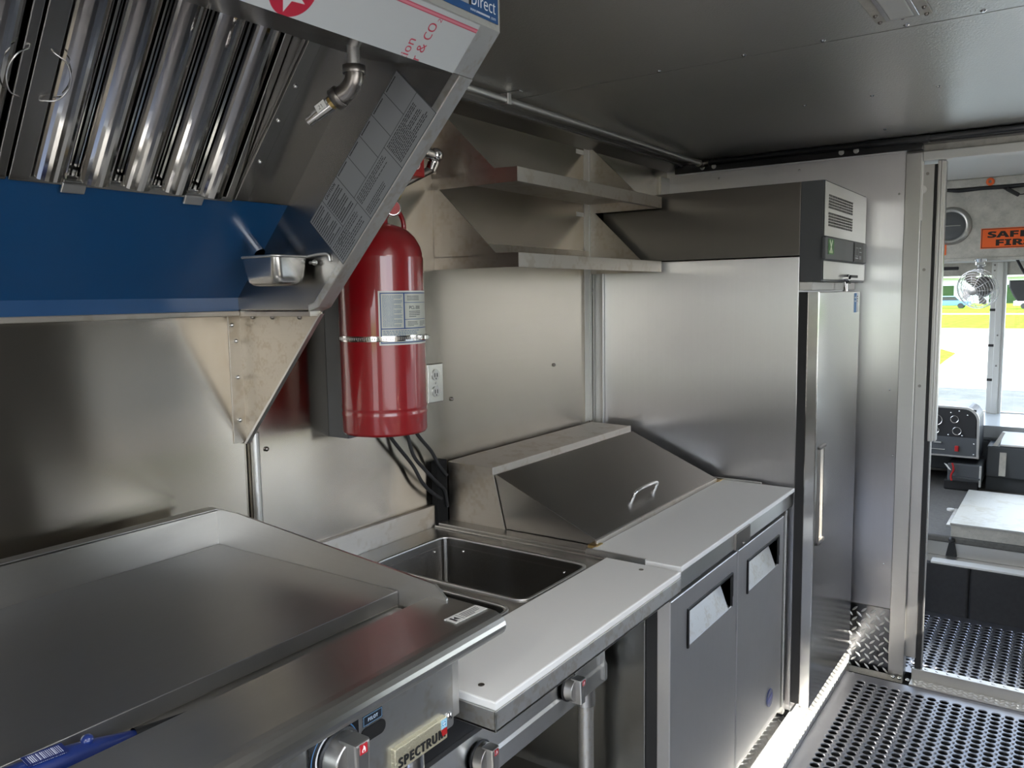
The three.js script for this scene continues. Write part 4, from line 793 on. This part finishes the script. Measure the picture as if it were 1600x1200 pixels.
// --- black cables to the black strip
single('black_strip', [bx(1.850, 1.899, 0.906, 1.106, ZL, -1.5765, 0.002)], M.void, 'black upright strip where cables end beside the sandwich table hood', 'post');
const cables = [
  ['leftmost black cable drooping lowest from the red cylinder to the black strip', [[1.60, 1.29, -1.58], [1.65, 1.211, -1.572], [1.737, 1.116, -1.572], [1.783, 1.05, -1.572], [1.839, 1.003, -1.570], [1.862, 0.99, -1.572]]],
  ['middle black cable crossing the others between red cylinder and black strip', [[1.69, 1.29, -1.575], [1.706, 1.208, -1.560], [1.728, 1.146, -1.558], [1.771, 1.101, -1.558], [1.835, 1.044, -1.560], [1.872, 1.015, -1.566], [1.888, 0.96, -1.570]]],
  ['rightmost black cable reaching highest on the black strip', [[1.72, 1.28, -1.58], [1.758, 1.208, -1.572], [1.824, 1.14, -1.572], [1.849, 1.10, -1.570], [1.888, 1.058, -1.570]]],
];
for (const [label, pts] of cables) single('power_cable', [tube(pts, 0.0055, 60, 10)], M.rubber, label, 'cable');

// ================================================================ CAB BEYOND THE DOORWAY
struct('wall_left', [bx(3.602, 6.2, -0.1, 0.9, -1.62, -1.56), bx(3.602, 3.8, 0.9, 2.26, -1.62, -1.56), bx(5.45, 6.25, 0.9, 2.26, -1.62, -1.56), bx(3.8, 5.45, 2.0, 2.26, -1.62, -1.56)], M.cabPaint);  // side opening is out of view, sized to light the cab
struct('wall_right', [bx(3.622, 4.6, -0.1, 2.26, 0.96, 1.02), bx(5.5, 6.25, -0.1, 2.26, 0.96, 1.02), bx(4.6, 5.5, -0.1, 2.26, 0.96, 1.02)], M.cabPaint);  // out of view, closed to keep sun off the engine cover
struct('ceiling', [bx(3.602, 6.3, 2.24, 2.30, -1.62, 1.02)], M.cabWhite);
struct('floor', [bx(3.602, 4.42, -0.10, -0.02, -1.62, 1.02)], M.void);
{
  const f = structGroup('floor', [4.4, 0, 0]);
  mesh('riser', [bx(4.40, 4.43, -0.02, 0.255, -1.55, -0.382, 0.012), bx(4.40, 4.43, -0.02, 0.255, -0.378, 0.95, 0.012)], M.cabBlack, f);
  mesh('riser_core', [bx(4.415, 4.44, -0.02, 0.25, -1.5, 0.9)], M.rubber, f);
  mesh('nosing', [bx(4.392, 4.46, 0.252, 0.264, -0.55, 0.95, 0.003)], M.white, f);
  mesh('riser', [bx(4.545, 4.56, 0.255, 0.325, -1.55, 0.95)], M.alu, f);
  mesh('step_tread', [bx(4.42, 4.56, 0.245, 0.2535, -1.55, 0.95)], M.alu, f);
  mesh('platform', [bx(4.53, 6.2, 0.325, 0.362, -1.55, 0.95, 0.012)], M.cabCarpet, f);
}
single('seat_belt_anchor', [prism('x', [[0.262, -0.50], [0.262, -0.45], [0.335, -0.463], [0.335, -0.487]], 4.52, 4.543, { bevel: 0.002 }), ball([4.525, 0.345, -0.475], 0.016)], M.black, 'small black floor bracket on the step in front of the aluminium cover', 'bracket');
{
  const t = thing('engine_cover', 'flat bare aluminium engine cover plate lying on the cab floor', 'cover', [4.9, 0.362, 0]);
  mesh('lid', [bx(4.53, 5.36, 0.420, 0.432, -0.487, 0.5, 0.003)], P({ color: rgb(0.50, 0.50, 0.47), metalness: 0.75, roughness: 0.5, map: rep(stainColor, 1) }), t);
  mesh('skirt', [bx(4.535, 5.355, 0.362, 0.42, -0.482, 0.495, 0.002)], M.cabPaint, t);
  mesh('side_tab', [bx(4.72, 5.1, 0.362, 0.372, -0.525, -0.482, 0.001)], M.galv, t);
}
single('paper_strip', [prism('y', [[5.50, -0.36], [5.53, -0.16], [5.58, -0.155], [5.555, -0.36]], 0.362, 0.368)], M.white, 'white strip lying on the cab floor behind the aluminium cover', 'strip');
single('bottle_cap', [cyl([5.08, 0.362, -0.545], [5.08, 0.372, -0.545], 0.02)], M.white, 'small white round cap on the cab floor left of the aluminium cover', 'cap');
// header over the windscreen
struct('wall_front', [prism('x', [[1.775, -1.56], [2.24, -1.56], [2.24, 0.96], [1.775, 0.96]], 5.5, 5.53), bx(5.49, 5.54, 1.765, 1.785, -1.56, 0.96, 0.004), bx(5.53, 6.2, 1.775, 1.79, -1.56, 0.96), bx(5.47, 5.50, 2.19, 2.24, -1.56, 0.96, 0.01)], M.cabPaint);
{
  const wx = 6.2, f = structGroup('window_1', [wx, 1.2, -0.44]);
  mesh('window_frame', [bx(wx, wx + 0.05, 1.69, 2.24, -1.56, 0.96), bx(wx, wx + 0.05, 0.70, 0.79, -1.56, 0.96), bx(wx, wx + 0.05, 0.70, 2.24, -1.56, -1.45), bx(wx, wx + 0.05, 0.70, 2.24, 0.86, 0.96)], M.cabPaint, f);
  mesh('centre_post', [bx(wx - 0.02, wx + 0.04, 0.78, 1.775, -0.487, -0.400, 0.006), bx(wx - 0.035, wx - 0.02, 0.78, 1.775, -0.455, -0.42, 0.004)], M.cabWhite, f);
  for (const [a, b] of [[-1.45, -0.482], [-0.405, 0.86]]) mesh('pane', [uvs(new THREE.PlaneGeometry(b - a, 0.91).rotateY(-Math.PI / 2).translate(wx + 0.02, 1.24, (a + b) / 2))], M.glass, f);
  for (const y of [1.465, 1.232, 1.005]) mesh('post_clip', [bx(wx - 0.03, wx - 0.018, y - 0.008, y + 0.008, -0.487, -0.455, 0.002)], M.black, f);
  for (const [y, z] of [[1.755, -0.47], [1.755, -0.43], [1.72, -0.47], [1.72, -0.43], [1.30, -0.436], [1.10, -0.436]]) mesh('rivet', [ball([wx - 0.036 + (y > 1.6 ? 0.014 : 0), y, z], 0.006)], M.fitting, f);
}
struct('wall_front', [bx(6.2, 6.25, -0.1, 0.705, -1.56, 0.96)], M.cabPaint);
// dashboard
{
  const t = thing('dashboard', 'wide black and grey dashboard below the windscreen', 'dashboard', [6.0, 0.362, -0.3]);
  mesh('dash_top', [prism('z', [[5.93, 0.735], [6.185, 0.785], [6.185, 0.60], [5.99, 0.60], [5.93, 0.66]], -1.5, 0.95, { bevel: 0.008 })], P({ color: rgb(0.42, 0.44, 0.44), roughness: 0.35, clearcoat: 0.4 }), t);
  mesh('dash_front', [bx(5.69, 6.185, 0.45, 0.645, -0.43, 0.95, 0.01), bx(5.92, 6.185, 0.43, 0.64, -1.5, -0.43, 0.01), bx(5.74, 6.185, 0.362, 0.45, -0.43, 0.95)], M.dashGrey, t);
  mesh('dash_brace', [prism('z', [[5.66, 0.47], [5.69, 0.47], [5.69, 0.61]], -0.36, -0.325)], M.cabPaint, t);
}
{
  const t = thing('gauge_cluster', 'black instrument box with silver rounded rim and red switch in the cab', 'instrument panel', [5.65, 0.55, -0.7]);
  const out = [[-1.05, 0.575], [-0.462, 0.575], [-0.466, 0.80]]; for (let i = 0; i <= 8; i++) { const a = i / 8 * Math.PI / 2; out.push([-0.545 + 0.079 * Math.cos(a), 0.805 + 0.083 * Math.sin(a)]); } out.push([-1.05, 0.900]);
  const yz = (l) => l.map(([z, y]) => [y, z]);
  mesh('housing', [prism('x', yz(out), 5.60, 5.86, { bevel: 0.006 })], M.black, t);
  const cx = -0.75, cy = 0.73, ins = out.map(([z, y]) => [cx + (z - cx) * 0.965, cy + (y - cy) * 0.94]);
  mesh('rim', [prism('x', yz(out), 5.585, 5.602, { holes: [yz(ins)], bevel: 0.003 })], M.alu, t);
  mesh('upper_panel', [bx(5.590, 5.600, 0.70, 0.875, -1.04, -0.485)], M.black, t);
  mesh('lower_panel', [bx(5.586, 5.600, 0.585, 0.70, -1.04, -0.475, 0.003)], M.dashGrey, t);
  for (const [z, y, r] of [[-0.585, 0.738, 0.026], [-0.60, 0.81, 0.024], [-0.70, 0.80, 0.035], [-0.70, 0.735, 0.02]]) { const g = mesh('gauge', [lathe([5.590, y, z], [-1, 0, 0], [[0, 0], [r, 0], [r, 0.008], [r - 0.004, 0.009], [r - 0.005, 0.003], [0, 0.003]], 28)], M.chrome, t); mesh('gauge_face', [cyl([5.588, y, z], [5.584, y, z], r - 0.005)], M.black, g); }
  mesh('red_switch', [bx(5.572, 5.588, 0.613, 0.648, -0.592, -0.570, 0.005)], M.redPaint, t);
  for (const [z, y] of [[-0.53, 0.84], [-0.575, 0.862], [-0.62, 0.85], [-0.63, 0.712], [-0.555, 0.712], [-0.49, 0.665], [-0.49, 0.60]]) mesh('screw', [ball([5.586, y, z], 0.006)], M.chrome, t);
  mesh('vent_slider', [bx(5.575, 5.588, 0.655, 0.668, -0.71, -0.665, 0.003), bx(5.58, 5.588, 0.615, 0.622, -0.72, -0.645, 0.002)], M.chrome, t);
}
{
  const t = thing('steering_column', 'dark steering column box under the instrument panel with a red key tag', 'column', [5.7, 0.362, -0.55]);
  mesh('column_box', [bx(5.60, 5.85, 0.42, 0.535, -0.63, -0.442, 0.012), bx(5.585, 5.60, 0.445, 0.455, -0.60, -0.45)], M.dashGrey, t);
  mesh('column_side', [bx(5.59, 5.62, 0.40, 0.53, -0.457, -0.444, 0.004)], M.galv, t);
  mesh('base', [bx(5.62, 5.84, 0.362, 0.425, -0.65, -0.46, 0.01)], M.black, t);
  mesh('key_tag', [tube([[5.575, 0.54, -0.60], [5.572, 0.50, -0.592], [5.575, 0.46, -0.605], [5.572, 0.43, -0.60]], 0.006, 20, 6)], M.redPaint, t);
  mesh('white_tag', [prism('x', [[0.535, -0.645], [0.53, -0.63], [0.495, -0.605], [0.50, -0.618]], 5.57, 5.574)], M.white, t);
}
single('clipboard', [prism('z', [[5.70, 0.648], [5.90, 0.70], [5.90, 0.71], [5.70, 0.658]], -0.36, 0.1, { bevel: 0.002 })], M.white, 'white papers lying on the dashboard shelf under the windscreen', 'papers');
single('paper_stand', [prism('x', [[0.64, -0.405], [0.64, -0.375], [0.735, -0.335], [0.735, -0.352]], 5.70, 5.72, { bevel: 0.002 })], M.white, 'tilted white card standing left of the papers on the dashboard', 'card');
// round vent, sign, fan, mirror, wire, lamp
{
  const t = thing('round_vent', 'round dark vent with a metal rim on the panel above the windscreen', 'vent', [5.5, 1.975, -0.655]);
  mesh('rim', [lathe([5.5, 1.975, -0.655], [-1, 0, 0], [[0.078, 0], [0.112, 0], [0.110, 0.006], [0.098, 0.02], [0.088, 0.022], [0.080, 0.012]], 48)], M.alu, t);
  mesh('disc', [lathe([5.499, 1.975, -0.655], [-1, 0, 0], [[0, 0.004], [0.083, 0.002], [0.083, 0.012], [0.05, 0.018], [0, 0.019]], 40)], M.greyPaint, t);
  mesh('bar', [bx(5.474, 5.482, 1.972, 1.978, -0.72, -0.60, 0.002)], M.alu, t);
}
{
  const face = print(1024, 318, (c) => {
    c.fillStyle = '#e8611f'; c.fillRect(0, 0, 1024, 318); c.strokeStyle = '#2a1c14'; c.lineWidth = 9; c.strokeRect(14, 14, 996, 290); c.fillStyle = '#1d1410'; c.textAlign = 'center';
    c.font = 'bold 128px sans-serif'; c.lineWidth = 7; c.strokeStyle = '#1d1410';
    for (const [q, y, w] of [['SAFETY', 146, 850], ['FIRST', 274, 640]]) { c.save(); c.translate(512, y); c.scale(w / c.measureText(q).width, 1); c.fillText(q, 0, 0); c.strokeText(q, 0, 0); c.restore(); }
  }, { roughness: 0.5 });
  single('safety_sign', [flat([5.4985, 1.892, -0.308], [0, 0, 1], [0, 1, 0], 0.375, 0.116, 0.001)], face, 'orange sign reading SAFETY FIRST on the panel above the windscreen', 'sign');
  single('orange_label', [flat([5.4985, 1.845, -0.80], [0, 0, 1], [0, 1, 0], 0.255, 0.08, 0.001)], M.orange, 'end of an orange label below the round vent beside the door track', 'label');
}
{
  const c = V(5.40, 1.600, -0.497), n = V(-0.80, -0.22, -0.42).normalize(), X = V(0, 1, 0).cross(n).normalize(), Y = n.clone().cross(X), R = 0.112;
  const t = thing('cab_fan', 'small chrome wire-guard fan hanging from the panel above the windscreen', 'fan', [5.42, 1.6, -0.49]);
  const at = (a, r, k) => c.clone().addScaledVector(X, Math.cos(a) * r).addScaledVector(Y, Math.sin(a) * r).addScaledVector(n, k);
  const guard = []; for (const [r, k] of [[R, -0.03], [R, 0.0], [R * 0.98, 0.012], [R * 0.88, 0.022], [R * 0.76, 0.029], [R * 0.64, 0.034], [R * 0.52, 0.037], [R * 0.4, 0.039], [R * 0.28, 0.040]]) guard.push(placed(new THREE.TorusGeometry(r, r > R * 0.97 ? 0.0022 : 0.0013, 6, 44).toNonIndexed(), c.clone().addScaledVector(n, k).toArray(), X.toArray(), Y.toArray()));
  for (let i = 0; i < 12; i++) { const a = i / 12 * 2 * Math.PI; guard.push(tube([at(a, R, -0.03).toArray(), at(a, R, 0).toArray(), at(a, R * 0.8, 0.028).toArray(), at(a, R * 0.2, 0.041).toArray()], 0.0013, 14, 5)); }
  mesh('wire_guard', guard, M.chrome, t);
  mesh('badge', [lathe(c.clone().addScaledVector(n, 0.038).toArray(), n.toArray(), [[0, 0], [0.026, 0], [0.025, 0.005], [0, 0.007]], 24)], M.alu, t);
  for (let i = 0; i < 4; i++) { const a = i * Math.PI / 2 + 0.4, q = []; const g = new THREE.BufferGeometry(), pos = []; const A = at(a - 0.1, 0.022, -0.004), B = at(a - 0.42, 0.088, -0.014), C = at(a + 0.1, 0.102, 0.0), D = at(a + 0.38, 0.088, 0.012), E2 = at(a + 0.3, 0.022, 0.006); for (const k of [0, 0.0015]) { const s = (v) => v.clone().addScaledVector(n, k).toArray(); pos.push(...s(A), ...s(B), ...s(C), ...s(A), ...s(C), ...s(D), ...s(A), ...s(D), ...s(E2)); } g.setAttribute('position', new THREE.Float32BufferAttribute(pos, 3)); g.computeVertexNormals(); mesh('blade', [uvs(g)], M.fitting, t); }
  mesh('motor', [lathe(c.clone().addScaledVector(n, -0.11).toArray(), n.toArray(), [[0, 0], [0.042, 0.004], [0.056, 0.02], [0.06, 0.06], [0.045, 0.082], [0.018, 0.09], [0.018, 0.105], [0, 0.106]], 28)], M.fitting, t);
  const mz = c.clone().addScaledVector(n, -0.06);
  mesh('bracket', [cyl([5.47, 1.775, -0.488], [5.47, 1.755, -0.488], 0.032, 0.026), cyl([5.47, 1.755, -0.488], mz.toArray(), 0.011), ball([5.462, 1.715, -0.488], 0.022), bx(5.45, 5.49, 1.735, 1.765, -0.515, -0.46, 0.008)], M.chrome, t);
}
{
  const t = thing('rear_view_mirror', 'dark grey mirror housing hanging at the right edge in front of the windscreen', 'mirror', [5.7, 1.6, -0.2]);
  mesh('housing', [prism('x', [[1.650, -0.355], [1.612, -0.357], [1.555, -0.33], [1.527, -0.31], [1.522, -0.05], [1.652, -0.05]], 5.69, 5.76, { bevel: 0.008 })], M.greyPaint, t);
  mesh('arm', [tube([[5.72, 1.65, -0.25], [5.72, 1.70, -0.285], [5.70, 1.78, -0.325]], 0.008, 20, 8)], M.black, t);
}
{
  const t = thing('wire_loom', 'black taped cable bundle along the top of the panel above the windscreen', 'cable', [5.47, 2.2, -0.5]);
  mesh('bundle', [tube([[5.485, 2.180, -1.2], [5.485, 2.175, -0.80], [5.485, 2.188, -0.70], [5.485, 2.178, -0.62], [5.485, 2.182, -0.5], [5.485, 2.180, -0.36], [5.485, 2.185, -0.2], [5.485, 2.180, 0.6]], 0.013, 80, 8)], M.black, t);
  mesh('connector', [placed(new RoundedBoxGeometry(0.075, 0.022, 0.022, 2, 0.006).toNonIndexed(), [5.47, 2.145, -0.345], [0, -0.55, 0.83], [0, 0.83, 0.55])], M.black, t);
  mesh('connector_wire', [tube([[5.485, 2.178, -0.40], [5.475, 2.165, -0.385], [5.47, 2.158, -0.37]], 0.004, 12, 6), tube([[5.47, 2.128, -0.315], [5.47, 2.130, -0.29], [5.48, 2.15, -0.24]], 0.003, 12, 6)], M.black, t);
}
single('marker_lamp', [lathe([5.472, 2.212, -0.458], [-1, 0, 0], [[0.008, 0.0], [0.022, 0.0], [0.022, 0.008], [0.014, 0.012], [0.008, 0.010]], 24)], M.orange, 'small bright orange ring lamp over the black cable bundle', 'lamp');
single('dome_switch', [bx(5.47, 5.50, 1.715, 1.735, -0.69, -0.60, 0.006), tube([[5.485, 1.728, -0.69], [5.485, 1.722, -0.715], [5.485, 1.60, -0.722]], 0.004, 16, 6)], M.black, 'small black switch box under the panel edge left of the fan', 'switch');

// ================================================================ OUTSIDE
const GY = -0.75;
struct('ground', [bx(2, 22, GY - 0.3, GY, -60, 60)], M.asphalt);
struct('ground', [bx(-120, 2, GY - 0.3, GY, -60, 60)], M.gravel);
struct('ground', [bx(22, 53, GY - 0.3, GY + 0.005, -140, 140)], M.concrete);
struct('ground', [bx(53, 53.6, GY - 0.3, GY + 0.12, -140, 140, 0.04)], M.curb);
struct('ground', [bx(53.6, 84, GY - 0.3, GY + 0.10, -140, 140), bx(88, 240, GY - 0.3, GY + 0.10, -260, 260), bx(-120, 22, GY - 0.28, GY + 0.02, 50, 60), bx(-120, -40, GY - 0.28, GY + 0.02, -60, 50), prism('y', [[25.5, -3.4], [30, -3.6], [33.8, -3.7], [36.5, -4.6], [36.5, -12], [25.5, -12]], GY - 0.2, GY + 0.03)], M.grass);
struct('ground', [bx(84, 88, GY - 0.3, GY + 0.10, -160, 160)], M.concrete);
// things by the road, far beyond the windscreen
function car(x, z, mat, label, w = 4.6) {
  const t = thing('parked_car', label, 'car', [x, GY + 0.1, z]);
  const y = GY + 0.1, a = z - w / 2;
  mesh('car_body', [prism('x', [[y + 0.35, a], [y + 0.35, a + w], [y + 0.85, a + w], [y + 0.95, a + w * 0.8], [y + 1.5, a + w * 0.68], [y + 1.5, a + w * 0.25], [y + 0.98, a + w * 0.08], [y + 0.85, a]], x - 0.85, x + 0.85, { bevel: 0.08 })], mat, t);
  mesh('car_window', [prism('x', [[y + 0.98, a + w * 0.14], [y + 0.98, a + w * 0.76], [y + 1.42, a + w * 0.66], [y + 1.42, a + w * 0.27]], x - 0.87, x + 0.87)], M.blackGloss, t);
  for (const k of [0.2, 0.8]) for (const s of [-0.8, 0.8]) mesh('wheel', [cyl([x + s - 0.1, y + 0.33, a + w * k], [x + s + 0.1, y + 0.33, a + w * k], 0.33)], M.rubber, t);
}
const paint = (r, g, b) => P({ color: rgb(r, g, b), roughness: 0.3, clearcoat: 0.8 });
car(108, -3.6, paint(0.75, 0.75, 0.75), 'white car parked far across the road right of the windscreen post', 5.2);
car(112, -13.2, paint(0.1, 0.25, 0.5), 'blue car parked far across the road behind the fan', 4.6);
car(116, -17.0, paint(0.5, 0.06, 0.05), 'red car parked far across the road near the door track', 4.4);
{
  const t = thing('warehouse', 'long pale warehouse far behind the cars on the horizon', 'building', [150, GY, -10]);
  mesh('wall', [bx(150, 170, GY, GY + 4.2, -60, 30)], M.siding, t);
  mesh('roof', [bx(149, 171, GY + 4.2, GY + 4.5, -61, 31)], M.curb, t);
  for (let i = 0; i < 7; i++) mesh('loading_door', [bx(149.9, 150.05, GY, GY + 3, -52 + i * 10, -47 + i * 10)], M.hedge, t);
}

renderer.render(scene, camera);
